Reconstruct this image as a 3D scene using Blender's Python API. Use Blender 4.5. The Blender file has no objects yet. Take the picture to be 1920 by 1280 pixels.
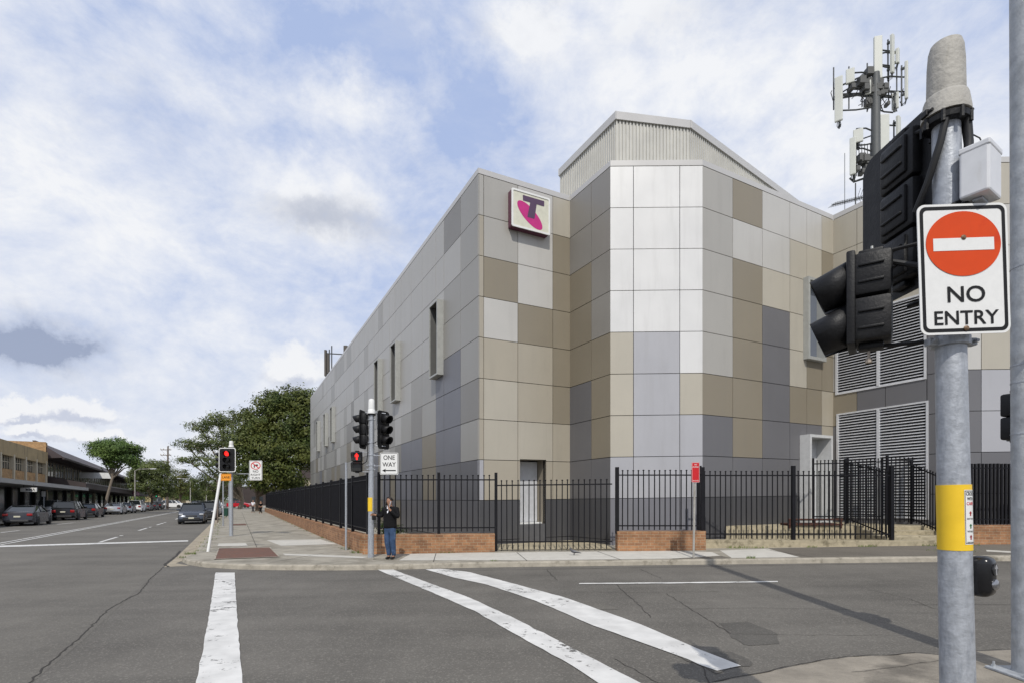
import bpy, bmesh, math, random
import numpy as np
from mathutils import Vector, Matrix
R = math.radians
random.seed(7)
scn = bpy.context.scene
col = scn.collection
# ------------------------------------------------------------------ camera
cam_d = bpy.data.cameras.new('camera'); cam = bpy.data.objects.new('camera', cam_d); col.objects.link(cam)
cam.location = (0, 0, 1.65); cam.rotation_euler = (R(90), 0, 0)
cam_d.sensor_width = 36; cam_d.lens = 18.75; cam_d.shift_y = 295/1920
cam_d.clip_start = .05; cam_d.clip_end = 6000
scn.camera = cam
# ------------------------------------------------------------------ sky and sun
SUN_EL = 47.0
w = bpy.data.worlds.new('World'); scn.world = w; w.use_nodes = True
nt = w.node_tree; nt.nodes.clear(); N = nt.nodes.new; L = nt.links.new
def wmath(op, a, b=None, c=None):
    n = N('ShaderNodeMath'); n.operation = op
    for i, v in enumerate((a, b, c)):
        if v is None: continue
        if isinstance(v, (int, float)): n.inputs[i].default_value = v
        else: L(v, n.inputs[i])
    return n.outputs[0]
out = N('ShaderNodeOutputWorld'); bg = N('ShaderNodeBackground'); L(bg.outputs[0], out.inputs[0])
sky = N('ShaderNodeTexSky'); sky.sky_type = 'NISHITA'; sky.sun_disc = False
sky.sun_elevation = R(SUN_EL); sky.sun_rotation = R(180); sky.dust_density = 1.5; sky.ozone_density = 2.0
bg.inputs[1].default_value = .1
tc = N('ShaderNodeTexCoord'); sx = N('ShaderNodeSeparateXYZ'); L(tc.outputs['Generated'], sx.inputs[0])
dz = wmath('MAXIMUM', sx.outputs[2], 0.0)
den = wmath('ADD', dz, .38)
cx = N('ShaderNodeCombineXYZ')
L(wmath('DIVIDE', sx.outputs[0], den), cx.inputs[0]); L(wmath('DIVIDE', sx.outputs[1], den), cx.inputs[1])
def noise(scale, detail, rough, dist=0, off=(0, 0, 0), src=None, sc=(1, 1, 1)):
    m = N('ShaderNodeMapping'); m.inputs['Location'].default_value = off; m.inputs['Scale'].default_value = sc
    L(src or cx.outputs[0], m.inputs[0])
    n = N('ShaderNodeTexNoise'); L(m.outputs[0], n.inputs['Vector'])
    n.inputs['Scale'].default_value = scale; n.inputs['Detail'].default_value = detail
    n.inputs['Roughness'].default_value = rough; n.inputs['Distortion'].default_value = dist
    return n.outputs[0]
def mrange(v, a, b, c=0., d=1., smooth=True):
    n = N('ShaderNodeMapRange'); n.interpolation_type = 'SMOOTHSTEP' if smooth else 'LINEAR'
    L(v, n.inputs[0])
    for i, x in enumerate((a, b, c, d)): n.inputs[i+1].default_value = x
    return n.outputs[0]
def mixc(f, a, b):
    n = N('ShaderNodeMix'); n.data_type = 'RGBA'
    if isinstance(f, (int, float)): n.inputs[0].default_value = f
    else: L(f, n.inputs[0])
    for i, v in ((6, a), (7, b)):
        if isinstance(v, tuple): n.inputs[i].default_value = v
        else: L(v, n.inputs[i])
    return n.outputs[2]
# soft bumps of cover centred on directions of the sky
def blob(az, el, wx, wz):
    d = Vector((math.sin(R(az))*math.cos(R(el)), math.cos(R(az))*math.cos(R(el)), math.sin(R(el))))
    rx = Vector((math.cos(R(az)), -math.sin(R(az)), 0)); up = rx.cross(d)
    def dot(v):
        n = N('ShaderNodeVectorMath'); n.operation = 'DOT_PRODUCT'
        L(warp, n.inputs[0]); n.inputs[1].default_value = v; return n.outputs['Value']
    a = wmath('POWER', wmath('ABSOLUTE', wmath('DIVIDE', dot(rx), math.sin(R(wx)))), 2.0)
    b = wmath('POWER', wmath('ABSOLUTE', wmath('DIVIDE', dot(up), math.sin(R(wz)))), 2.0)
    front = wmath('GREATER_THAN', dot(d), 0)
    return wmath('MULTIPLY', wmath('EXPONENT', wmath('MULTIPLY', wmath('ADD', a, b), -1.0)), front)
def cblob(px, py, rx_, ry_, k):
    """cloud feature seen at az/el of the given angles"""
    az = math.degrees(math.atan((px-960)/1000)); el = math.degrees(math.atan((935-py)/math.hypot(1000, px-960)))
    c_ = math.cos(R(az)); return wmath('MULTIPLY', blob(az, el, math.degrees(rx_/1000)*c_*c_, math.degrees(ry_/1000)*c_*math.cos(R(el))**2), k)
def add(*a):
    r = a[0]
    for x in a[1:]: r = wmath('ADD', r, x)
    return r
# ragged warping of the view direction so that cloud edges are broken
wn = N('ShaderNodeTexNoise'); L(tc.outputs['Generated'], wn.inputs['Vector']); wn.inputs['Scale'].default_value = 9; wn.inputs['Detail'].default_value = 9; wn.inputs['Roughness'].default_value = .62
ws = N('ShaderNodeVectorMath'); ws.operation = 'SUBTRACT'; L(wn.outputs['Color'], ws.inputs[0]); ws.inputs[1].default_value = (.5, .5, .5)
wm = N('ShaderNodeVectorMath'); wm.operation = 'MULTIPLY_ADD'; L(ws.outputs[0], wm.inputs[0]); wm.inputs[1].default_value = (.17, .17, .12); L(tc.outputs['Generated'], wm.inputs[2]); warp = wm.outputs[0]
G3 = tc.outputs['Generated']
n1 = noise(2.3, 12, .60, .25, (3.3, 1.2, .7), G3, (1, 1, 1.7)); n2 = noise(6.5, 13, .68, .3, (1.2, 5.5, 2.), G3, (1, 1, 1.6)); n3 = noise(24, 8, .6, .2, (0, 3, 1), G3, (1, 1, 1.5))
cover = add(wmath('MULTIPLY', n1, .48), wmath('MULTIPLY', n2, .38), wmath('MULTIPLY', n3, .14),
    cblob(590, 370, 170, 110, .17), cblob(670, 205, 90, 55, .15), cblob(180, 400, 230, 170, .08), cblob(1240, 120, 260, 160, .09), cblob(1500, 300, 250, 200, .11), cblob(80, 250, 150, 120, .05), cblob(1000, 60, 60, 70, .10),
    cblob(590, 70, 120, 90, -.09), cblob(430, 130, 80, 60, -.05), cblob(880, 200, 70, 90, -.10), cblob(540, 280, 50, 50, -.08), cblob(250, 20, 120, 40, -.05), cblob(780, 90, 90, 50, -.04), cblob(330, 560, 90, 60, -.06))
mask = mrange(cover, .395, .635, 0, 1, False)
thick = add(mrange(noise(3.1, 11, .62, .4, (8.3, 2.2, 1.1), G3, (1, 1, 1.9)), .52, .80, 0, .55),
    cblob(690, 436, 120, 34, .42), cblob(45, 640, 125, 46, 1.5), cblob(120, 655, 50, 22, .3), cblob(590, 415, 70, 24, .35), cblob(1330, 40, 160, 40, .12), cblob(560, 385, 60, 14, .2))
thick = wmath('MINIMUM', thick, 1.0)
white = (8.95, 9.1, 9.45, 1); grey = (3.1, 3.6, 4.9, 1)
cloudc = mixc(thick, white, grey)
blue = mixc(.85, sky.outputs[0], (4.7, 5.8, 8.6, 1))
haze_f = mrange(sx.outputs[2], 0.0, .42, .8, 0.0)
c1 = mixc(haze_f, blue, (6.3, 6.9, 8.2, 1))
c2 = mixc(wmath('MAXIMUM', mask, wmath('MULTIPLY', thick, .8)), c1, cloudc)
# flat-based cumulus low over the street
def cum(px, py, rx_, ry_): return cblob(px, py, rx_, ry_, 1.0), cblob(px, py+ry_*.62, rx_*.95, ry_*.5, 1.0)
cs1 = [cum(*q) for q in ((150, 762, 75, 24), (45, 768, 60, 16), (60, 806, 75, 16), (190, 812, 55, 13), (560, 690, 62, 44))]
tops = add(*[q[0] for q in cs1]); bots = add(*[q[1] for q in cs1])
c2 = mixc(wmath('MULTIPLY', mrange(tops, .25, .62), .85), c2, (9.2, 9.25, 9.4, 1))
c3 = mixc(mrange(bots, .30, .95, 0, .75), c2, (5.0, 5.5, 6.9, 1))
L(c3, bg.inputs[0])
sd = bpy.data.lights.new('sun', 'SUN'); so = bpy.data.objects.new('sun', sd); col.objects.link(so)
sd.energy = 3.0; sd.angle = R(.6); sd.color = (1, .955, .88)
so.rotation_euler = (R(90-SUN_EL), 0, R(-1.5)); so.location = (0, -10, 30)
vs = scn.view_settings; vs.view_transform = 'Standard'; vs.look = 'None'; vs.exposure = 0; vs.gamma = 1; vs.use_curve_mapping = False
scn.cycles.max_bounces = 6; scn.cycles.transparent_max_bounces = 8

# ------------------------------------------------------------------ tagging and building helpers
def tag(o, label=None, cat=None, group=None, kind=None):
    if label: o['label'] = label
    if cat: o['category'] = cat
    if group: o['group'] = group
    if kind: o['kind'] = kind
    return o
ROOTM = {}
def empty(name, loc=(0, 0, 0), rz=0, label=None, cat=None, group=None):
    o = bpy.data.objects.new(name, None); col.objects.link(o)
    o.location = loc; o.rotation_euler = (0, 0, rz); o.empty_display_size = .2
    ROOTM[o.name] = Matrix.Translation(loc) @ Matrix.Rotation(rz, 4, 'Z')
    return tag(o, label, cat, group)
def rootm(o):
    while o is not None and o.parent: o = o.parent
    return ROOTM.get(o.name, Matrix.Identity(4)) if o is not None else Matrix.Identity(4)
def copy_tree(o, parent=None):
    c = o.copy(); col.objects.link(c)
    if parent: c.parent = parent
    for ch in list(o.children): copy_tree(ch, c)
    return c
class MB:
    def __init__(s): s.v = []; s.f = []; s.m = []; s.c = []; s.M = None
    def add(s, vs, fs, mi=0, c=None):
        b = len(s.v)
        for p in vs:
            p = Vector(p)
            if s.M is not None: p = s.M @ p
            s.v.append(p)
        for f in fs:
            s.f.append([b+i for i in f]); s.m.append(mi); s.c.append(c)
        return s
    def quad(s, a, b, c, d, mi=0, col=None): return s.add([a, b, c, d], [(0, 1, 2, 3)], mi, col)
    def box(s, x0, y0, z0, x1, y1, z1, mi=0, c=None):
        v = [(x, y, z) for z in (z0, z1) for y in (y0, y1) for x in (x0, x1)]
        return s.add(v, [(0, 2, 3, 1), (4, 5, 7, 6), (0, 1, 5, 4), (2, 6, 7, 3), (0, 4, 6, 2), (1, 3, 7, 5)], mi, c)
    def bbox(s, x0, y0, z0, x1, y1, z1, b=.01, mi=0):      # box with bevelled edges
        bm = bmesh.new(); bmesh.ops.create_cube(bm, size=1)
        for v in bm.verts: v.co = Vector(((x0+x1)/2+v.co.x*(x1-x0), (y0+y1)/2+v.co.y*(y1-y0), (z0+z1)/2+v.co.z*(z1-z0)))
        bmesh.ops.bevel(bm, geom=list(bm.edges), offset=b, segments=2, affect='EDGES', profile=.5)
        return s.addbm(bm, mi)
    def addbm(s, bm, mi=0):
        bm.verts.index_update()
        s.add([v.co.copy() for v in bm.verts], [[v.index for v in f.verts] for f in bm.faces], mi); bm.free(); return s
    def hexa(s, p, mi=0, c=None):                         # 8 points: bottom 4 loop, top 4 loop
        return s.add(p, [(3, 2, 1, 0), (4, 5, 6, 7), (0, 1, 5, 4), (1, 2, 6, 5), (2, 3, 7, 6), (3, 0, 4, 7)], mi, c)
    def tube(s, pts, r, n=10, mi=0, cap=True):
        pts = [Vector(p) for p in pts]; k = len(pts)
        rr = r if isinstance(r, (list, tuple)) else [r]*k
        rings = []; prev = None
        for i, p in enumerate(pts):
            d = (pts[min(i+1, k-1)]-pts[max(i-1, 0)])
            if d.length < 1e-9: d = Vector((0, 0, 1))
            d.normalize()
            if prev is None:
                a = Vector((0, 0, 1)) if abs(d.z) < .9 else Vector((1, 0, 0)); u = d.cross(a).normalized()
            else: u = (prev-d*prev.dot(d)).normalized()
            prev = u; v = d.cross(u)
            rings.append([p+(u*math.cos(t)+v*math.sin(t))*rr[i] for t in [2*math.pi*j/n for j in range(n)]])
        V = [q for ring in rings for q in ring]
        F = [(i*n+j, i*n+(j+1) % n, (i+1)*n+(j+1) % n, (i+1)*n+j) for i in range(k-1) for j in range(n)]
        if cap: F += [tuple(range(n))[::-1], tuple(range((k-1)*n, k*n))]
        return s.add(V, F, mi)
    def lathe(s, prof, c=(0, 0, 0), n=20, mi=0, axis=None):
        c = Vector(c); V = []
        ax = Vector(axis).normalized() if axis else Vector((0, 0, 1))
        u = ax.orthogonal().normalized(); v = ax.cross(u)
        for r, h in prof:
            for j in range(n):
                t = 2*math.pi*j/n; V.append(c+ax*h+(u*math.cos(t)+v*math.sin(t))*r)
        k = len(prof)
        F = [(i*n+j, i*n+(j+1) % n, (i+1)*n+(j+1) % n, (i+1)*n+j) for i in range(k-1) for j in range(n)]
        F += [tuple(range(n))[::-1], tuple(range((k-1)*n, k*n))]
        return s.add(V, F, mi)
    def prism(s, poly, o, u, v, wv, mi=0, c=None):        # 2-D polygon in frame (o,u,v), extruded by wv
        o, u, v, wv = map(Vector, (o, u, v, wv)); n = len(poly)
        a = [o+u*x+v*y for x, y in poly]; b = [p+wv for p in a]
        return s.add(a+b, [tuple(range(n))[::-1], tuple(range(n, 2*n))]+[(i, (i+1) % n, n+(i+1) % n, n+i) for i in range(n)], mi, c)
    def build(s, name, mats, parent=None, smooth=False, fix=True, bevel=0):
        me = bpy.data.meshes.new(name)
        V = s.v
        if parent is not None:
            Mi = rootm(parent).inverted(); V = [Mi @ p for p in V]
        me.from_pydata([tuple(p) for p in V], [], s.f)
        if not isinstance(mats, (list, tuple)): mats = [mats]
        for m in mats: me.materials.append(m)
        me.polygons.foreach_set('material_index', s.m)
        if any(x is not None for x in s.c):
            ca = me.color_attributes.new('Col', 'FLOAT_COLOR', 'CORNER'); arr = []
            for pi, f in enumerate(s.f):
                cc = s.c[pi] or (.5, .5, .5); arr += [cc[0], cc[1], cc[2], 1.]*len(f)
            ca.data.foreach_set('color', arr)
        if fix:
            bm = bmesh.new(); bm.from_mesh(me); bmesh.ops.recalc_face_normals(bm, faces=bm.faces); bm.to_mesh(me); bm.free()
        me.update()
        o = bpy.data.objects.new(name, me); col.objects.link(o)
        if parent is not None: o.parent = parent
        if smooth:
            for p in me.polygons: p.use_smooth = True
            e = o.modifiers.new('edges', 'EDGE_SPLIT'); e.split_angle = R(38)
        return o
# ------------------------------------------------------------------ materials
def mat(name, color, rough=.6, metal=0., spec=.5, var=.08, nscale=6., bump=0., bscale=40., emit=None, estr=0, trans=0, col_attr=False, stain=None, alpha=1, coord='Object'):
    m = bpy.data.materials.new(name); m.use_nodes = True; nt = m.node_tree; b = nt.nodes['Principled BSDF']
    n = nt.nodes.new; l = nt.links.new
    b.inputs['Roughness'].default_value = rough; b.inputs['Metallic'].default_value = metal; b.inputs['Specular IOR Level'].default_value = spec
    b.inputs['Base Color'].default_value = (*color, 1)
    tc = n('ShaderNodeTexCoord'); src = tc.outputs[coord]
    no = n('ShaderNodeTexNoise'); no.inputs['Scale'].default_value = nscale; no.inputs['Detail'].default_value = 6; no.inputs['Roughness'].default_value = .6
    l(src, no.inputs['Vector'])
    if var or col_attr:
        mr = n('ShaderNodeMapRange'); l(no.outputs[0], mr.inputs[0]); mr.inputs[1].default_value = .3; mr.inputs[2].default_value = .7
        mr.inputs[3].default_value = 1-var; mr.inputs[4].default_value = 1+var
        mx = n('ShaderNodeVectorMath'); mx.operation = 'SCALE'
        if col_attr:
            at = n('ShaderNodeVertexColor'); at.layer_name = 'Col'; l(at.outputs[0], mx.inputs[0])
        else: mx.inputs[0].default_value = color
        l(mr.outputs[0], mx.inputs['Scale']); cur = mx.outputs[0]
        if stain:
            n2 = n('ShaderNodeTexNoise'); n2.inputs['Scale'].default_value = stain[1]; n2.inputs['Detail'].default_value = 8; n2.inputs['Roughness'].default_value = .65
            mp = n('ShaderNodeMapping'); mp.inputs['Scale'].default_value = stain[4] if len(stain) > 4 else (1, 1, 1); mp.inputs['Location'].default_value = (4.2, 1.1, 7.7)
            l(src, mp.inputs[0]); l(mp.outputs[0], n2.inputs['Vector'])
            m2 = n('ShaderNodeMapRange'); l(n2.outputs[0], m2.inputs[0]); m2.inputs[1].default_value = stain[2]; m2.inputs[2].default_value = stain[2]+.15; m2.inputs[3].default_value = 0; m2.inputs[4].default_value = stain[3]
            mm = n('ShaderNodeMix'); mm.data_type = 'RGBA'; l(m2.outputs[0], mm.inputs[0]); l(cur, mm.inputs[6]); mm.inputs[7].default_value = (*stain[0], 1); cur = mm.outputs[2]
        l(cur, b.inputs['Base Color'])
        r2 = n('ShaderNodeMapRange'); l(no.outputs[0], r2.inputs[0]); r2.inputs[1].default_value = .3; r2.inputs[2].default_value = .7
        r2.inputs[3].default_value = max(.02, rough*.88); r2.inputs[4].default_value = min(1, rough*1.12); l(r2.outputs[0], b.inputs['Roughness'])
    if bump:
        nb = n('ShaderNodeTexNoise'); nb.inputs['Scale'].default_value = bscale; nb.inputs['Detail'].default_value = 5; l(src, nb.inputs['Vector'])
        bu = n('ShaderNodeBump'); bu.inputs['Strength'].default_value = bump; bu.inputs['Distance'].default_value = .02; l(nb.outputs[0], bu.inputs['Height']); l(bu.outputs[0], b.inputs['Normal'])
    if emit: b.inputs['Emission Color'].default_value = (*emit, 1); b.inputs['Emission Strength'].default_value = estr
    if trans: b.inputs['Transmission Weight'].default_value = trans
    return m
M = {}
M['steel'] = mat('galvanised_steel', (.37, .39, .42), .5, .3, .5, .2, 26, .15, 60, stain=((.22, .24, .275), 30, .50, .55, (1, 1, .22)))
M['steel_old'] = mat('weathered_galvanised', (.36, .38, .40), .6, .25, .5, .25, 9, .2, 50, stain=((.50, .51, .50), 14, .55, .6, (1, 1, .3)))
M['alum'] = mat('cast_aluminium', (.38, .365, .33), .7, .1, .3, .16, 12, .3, 50, stain=((.15, .13, .09), 16, .52, .65, (1, 1, .12)))
M['black'] = mat('black_polycarbonate', (.010, .010, .011), .5, 0, .28, .25, 20, .12, 70, stain=((.030, .030, .027), 6, .55, .6, (1, 1, .5)))
M['blackmetal'] = mat('black_powdercoat', (.007, .007, .009), .5, 0, .22, .2, 5, stain=((.03, .022, .015), 9, .64, .5))
M['rubber'] = mat('black_cable', (.014, .014, .015), .6)
M['white'] = mat('white_paint', (.74, .74, .72), .45, 0, .5, .05, 4, stain=((.5, .48, .42), 7, .6, .35))
M['signwhite'] = mat('sign_white', (.72, .72, .70), .35, 0, .5, .03, 30, stain=((.55, .54, .5), 5, .6, .25))
M['signblack'] = mat('sign_black', (.010, .010, .010), .5, 0, .25)
M['signred'] = mat('sign_red', (.60, .058, .006), .5, 0, .25, .05, 12, stain=((.45, .02, .005), 6, .54, .5))
M['red'] = mat('red_enamel', (.55, .01, .015), .35)
M['yellow'] = mat('yellow_band', (.80, .52, .02), .42, 0, .5, .06, 10, stain=((.55, .35, .02), 9, .62, .4))
M['orange'] = mat('orange_plate', (.80, .30, .02), .45)
M['glassdark'] = mat('dark_glass', (.02, .025, .03), .08, 0, .8, 0)
M['cglass'] = mat('car_glass', (.015, .018, .02), .05, 0, .9, 0)
M['lens_off'] = mat('unlit_lens', (.02, .02, .018), .25)
M['lens_red'] = mat('lit_red_lens', (.5, .01, .01), .3, emit=(1, .02, .015), estr=2.2)
M['greytrim'] = mat('grey_trim', (.36, .365, .345), .45, .1)
M['lightbox'] = mat('light_grey_box', (.62, .63, .65), .5, 0, .5, .06, 10, stain=((.4, .38, .34), 9, .6, .35, (1, 1, .3)))
M['panelm'] = mat('facade_panel', (.5, .5, .5), .40, .10, .45, .03, .7, .05, 1.1, col_attr=True, stain=((.20, .19, .17), 3.2, .50, .09, (1, 1, .10)))
M['joint'] = mat('dark_joint', (.03, .03, .03), .9)
M['cap'] = mat('parapet_cap', (.50, .49, .475), .4, .1, .5, .03, 1)
M['corr'] = mat('corrugated_steel', (.50, .49, .45), .5, .1, .5, .08, 1.2, stain=((.36, .34, .30), 3, .58, .3, (1, 1, .15)))
M['door'] = mat('grey_door', (.50, .51, .52), .5)
M['concrete'] = mat('concrete', (.34, .32, .28), .85, 0, .3, .16, 3, .4, 60, stain=((.15, .135, .11), 2.2, .55, .6))
M['concrete_old'] = mat('mossy_concrete', (.38, .33, .23), .9, 0, .3, .2, 5, .5, 40, stain=((.10, .085, .05), 3.5, .52, .75))
M['tyre'] = mat('tyre_rubber', (.02, .02, .02), .8)
M['rim'] = mat('alloy_rim', (.5, .5, .51), .3, .8)
M['skin'] = mat('skin', (.30, .16, .10), .55, 0, .4, .06)
M['hair'] = mat('dark_hair', (.015, .011, .009), .7)
M['jacket'] = mat('black_jacket', (.007, .007, .008), .85, 0, .2, .3, 12, .8, 14)
M['denim'] = mat('blue_denim', (.035, .065, .13), .85, 0, .3, .3, 9, .3, 60, stain=((.13, .20, .31), 7, .56, .6))
M['shirt'] = mat('white_shirt', (.75, .76, .8), .7)
M['shoe'] = mat('black_shoe', (.012, .011, .01), .4)
M['bark'] = mat('bark', (.13, .10, .075), .9, 0, .3, .3, 12, .8, 30)
M['barkpale'] = mat('grey_bark', (.24, .20, .16), .9, 0, .3, .25, 9, .6, 30)
M['wood'] = mat('grey_timber', (.16, .13, .11), .9, 0, .3, .25, 4)
M['lawn'] = mat('ground_soil', (.10, .10, .06), .95, 0, .2, .3, .3)
def leafmat(name, a, b):
    m = bpy.data.materials.new(name); m.use_nodes = True; nt = m.node_tree; n = nt.nodes.new; l = nt.links.new
    p = nt.nodes['Principled BSDF']; p.inputs['Roughness'].default_value = .55; p.inputs['Specular IOR Level'].default_value = .3
    g = n('ShaderNodeNewGeometry'); r = n('ShaderNodeValToRGB'); r.color_ramp.elements[0].color = (*a, 1); r.color_ramp.elements[1].color = (*b, 1)
    tc = n('ShaderNodeTexCoord'); no = n('ShaderNodeTexNoise'); no.inputs['Scale'].default_value = .45; no.inputs['Detail'].default_value = 3; l(tc.outputs['Object'], no.inputs['Vector'])
    mr = n('ShaderNodeMapRange'); l(no.outputs[0], mr.inputs[0]); mr.inputs[1].default_value = .35; mr.inputs[2].default_value = .65
    ad = n('ShaderNodeMath'); ad.operation = 'MULTIPLY_ADD'; l(g.outputs['Random Per Island'], ad.inputs[0]); ad.inputs[1].default_value = .3
    h = n('ShaderNodeMath'); h.operation = 'MULTIPLY'; l(mr.outputs[0], h.inputs[0]); h.inputs[1].default_value = .7; l(h.outputs[0], ad.inputs[2])
    l(ad.outputs[0], r.inputs[0]); l(r.outputs[0], p.inputs['Base Color'])
    t = n('ShaderNodeBsdfTranslucent'); l(r.outputs[0], t.inputs[0]); mx = n('ShaderNodeMixShader'); mx.inputs[0].default_value = .25
    l(p.outputs[0], mx.inputs[1]); l(t.outputs[0], mx.inputs[2]); l(mx.outputs[0], nt.nodes['Material Output'].inputs[0]); return m
M['leaf_a'] = leafmat('leaf_dark_olive', (.045, .065, .018), (.15, .15, .035))
M['leaf_b'] = leafmat('leaf_fig', (.055, .080, .028), (.17, .20, .065))
M['leaf_c'] = leafmat('leaf_green', (.045, .09, .022), (.15, .22, .05))
M['leaf_rust'] = leafmat('leaf_rusty_green', (.040, .070, .018), (.135, .145, .032))
M['grass'] = leafmat('weed_green', (.06, .10, .02), (.20, .26, .06))

def asphalt(name, dark=(.072, .067, .059), light=(.185, .172, .150), patches=True):
    m = bpy.data.materials.new(name); m.use_nodes = True; nt = m.node_tree; n = nt.nodes.new; l = nt.links.new
    p = nt.nodes['Principled BSDF']; p.inputs['Roughness'].default_value = .88; p.inputs['Specular IOR Level'].default_value = .3
    tc = n('ShaderNodeTexCoord')
    def nz(s, d, r, sc=(1, 1, 1)):
        mp = n('ShaderNodeMapping'); mp.inputs['Scale'].default_value = sc; l(tc.outputs['Object'], mp.inputs[0])
        x = n('ShaderNodeTexNoise'); x.inputs['Scale'].default_value = s; x.inputs['Detail'].default_value = d; x.inputs['Roughness'].default_value = r; l(mp.outputs[0], x.inputs['Vector']); return x.outputs[0]
    vo = n('ShaderNodeTexVoronoi'); vo.inputs['Scale'].default_value = 60; l(tc.outputs['Object'], vo.inputs['Vector'])
    a = nz(.35, 6, .6); b = nz(48, 5, .75); c = nz(1.6, 8, .65, (1, .35, 1))
    def ma(op, x, y, z=None):
        k = n('ShaderNodeMath'); k.operation = op
        for i, v in enumerate((x, y, z)):
            if v is None: continue
            if isinstance(v, (int, float)): k.inputs[i].default_value = v
            else: l(v, k.inputs[i])
        return k.outputs[0]
    sp = n('ShaderNodeSeparateColor'); l(vo.outputs['Color'], sp.inputs[0])
    s = ma('ADD', ma('MULTIPLY', a, .62), ma('ADD', ma('MULTIPLY', b, .62), ma('ADD', ma('MULTIPLY', c, .24), ma('MULTIPLY', nz(.9, 7, .62, (.16, 1.3, 1)), .42))))
    s = ma('ADD', s, ma('MULTIPLY', ma('GREATER_THAN', sp.outputs[0], .87), .26))
    mr = n('ShaderNodeMapRange'); l(s, mr.inputs[0]); mr.inputs[1].default_value = .71; mr.inputs[2].default_value = 1.27
    r = n('ShaderNodeMix'); r.data_type = 'RGBA'; l(mr.outputs[0], r.inputs[0]); r.inputs[6].default_value = (*dark, 1); r.inputs[7].default_value = (*light, 1)
    l(r.outputs[2], p.inputs['Base Color'])
    bu = n('ShaderNodeBump'); bu.inputs['Strength'].default_value = .35; bu.inputs['Distance'].default_value = .01; l(ma('ADD', b, vo.outputs['Distance']), bu.inputs['Height']); l(bu.outputs[0], p.inputs['Normal'])
    return m
M['asphalt'] = asphalt('asphalt_road')
M['asphalt2'] = asphalt('asphalt_street', (.086, .080, .070), (.185, .172, .148))
M['patch_and_shadow'] = asphalt('asphalt_patch_and_shadow', (.052, .049, .044), (.13, .122, .108))  # resurfacing patch, and the painted shadow of the signal head
M['crack'] = mat('crack_dark', (.035, .031, .026), .95)
def paintmat():
    m = bpy.data.materials.new('road_paint'); m.use_nodes = True; nt = m.node_tree; n = nt.nodes.new; l = nt.links.new
    p = nt.nodes['Principled BSDF']; p.inputs['Roughness'].default_value = .7
    tc = n('ShaderNodeTexCoord')
    a = n('ShaderNodeTexNoise'); a.inputs['Scale'].default_value = 9; a.inputs['Detail'].default_value = 10; a.inputs['Roughness'].default_value = .72; l(tc.outputs['Object'], a.inputs['Vector'])
    b = n('ShaderNodeTexNoise'); b.inputs['Scale'].default_value = .9; b.inputs['Detail'].default_value = 3; l(tc.outputs['Object'], b.inputs['Vector'])
    ad = n('ShaderNodeMath'); ad.operation = 'MULTIPLY_ADD'; l(b.outputs[0], ad.inputs[0]); ad.inputs[1].default_value = .55; l(a.outputs[0], ad.inputs[2])
    mr = n('ShaderNodeMapRange'); l(ad.outputs[0], mr.inputs[0]); mr.inputs[1].default_value = .87; mr.inputs[2].default_value = .925
    mx = n('ShaderNodeMix'); mx.data_type = 'RGBA'; l(mr.outputs[0], mx.inputs[0]); mx.inputs[6].default_value = (.64, .63, .60, 1); mx.inputs[7].default_value = (.13, .125, .115, 1)
    a2 = n('ShaderNodeTexNoise'); a2.inputs['Scale'].default_value = 3; a2.inputs['Detail'].default_value = 6; l(tc.outputs['Object'], a2.inputs['Vector'])
    m3 = n('ShaderNodeMapRange'); l(a2.outputs[0], m3.inputs[0]); m3.inputs[1].default_value = .3; m3.inputs[2].default_value = .7; m3.inputs[3].default_value = .78; m3.inputs[4].default_value = 1.05
    sc = n('ShaderNodeVectorMath'); sc.operation = 'SCALE'; l(mx.outputs[2], sc.inputs[0]); l(m3.outputs[0], sc.inputs['Scale']); l(sc.outputs[0], p.inputs['Base Color'])
    bu = n('ShaderNodeBump'); bu.inputs['Strength'].default_value = .3; bu.inputs['Distance'].default_value = .008; l(a.outputs[0], bu.inputs['Height']); l(bu.outputs[0], p.inputs['Normal'])
    return m
M['paint'] = paintmat()
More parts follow.
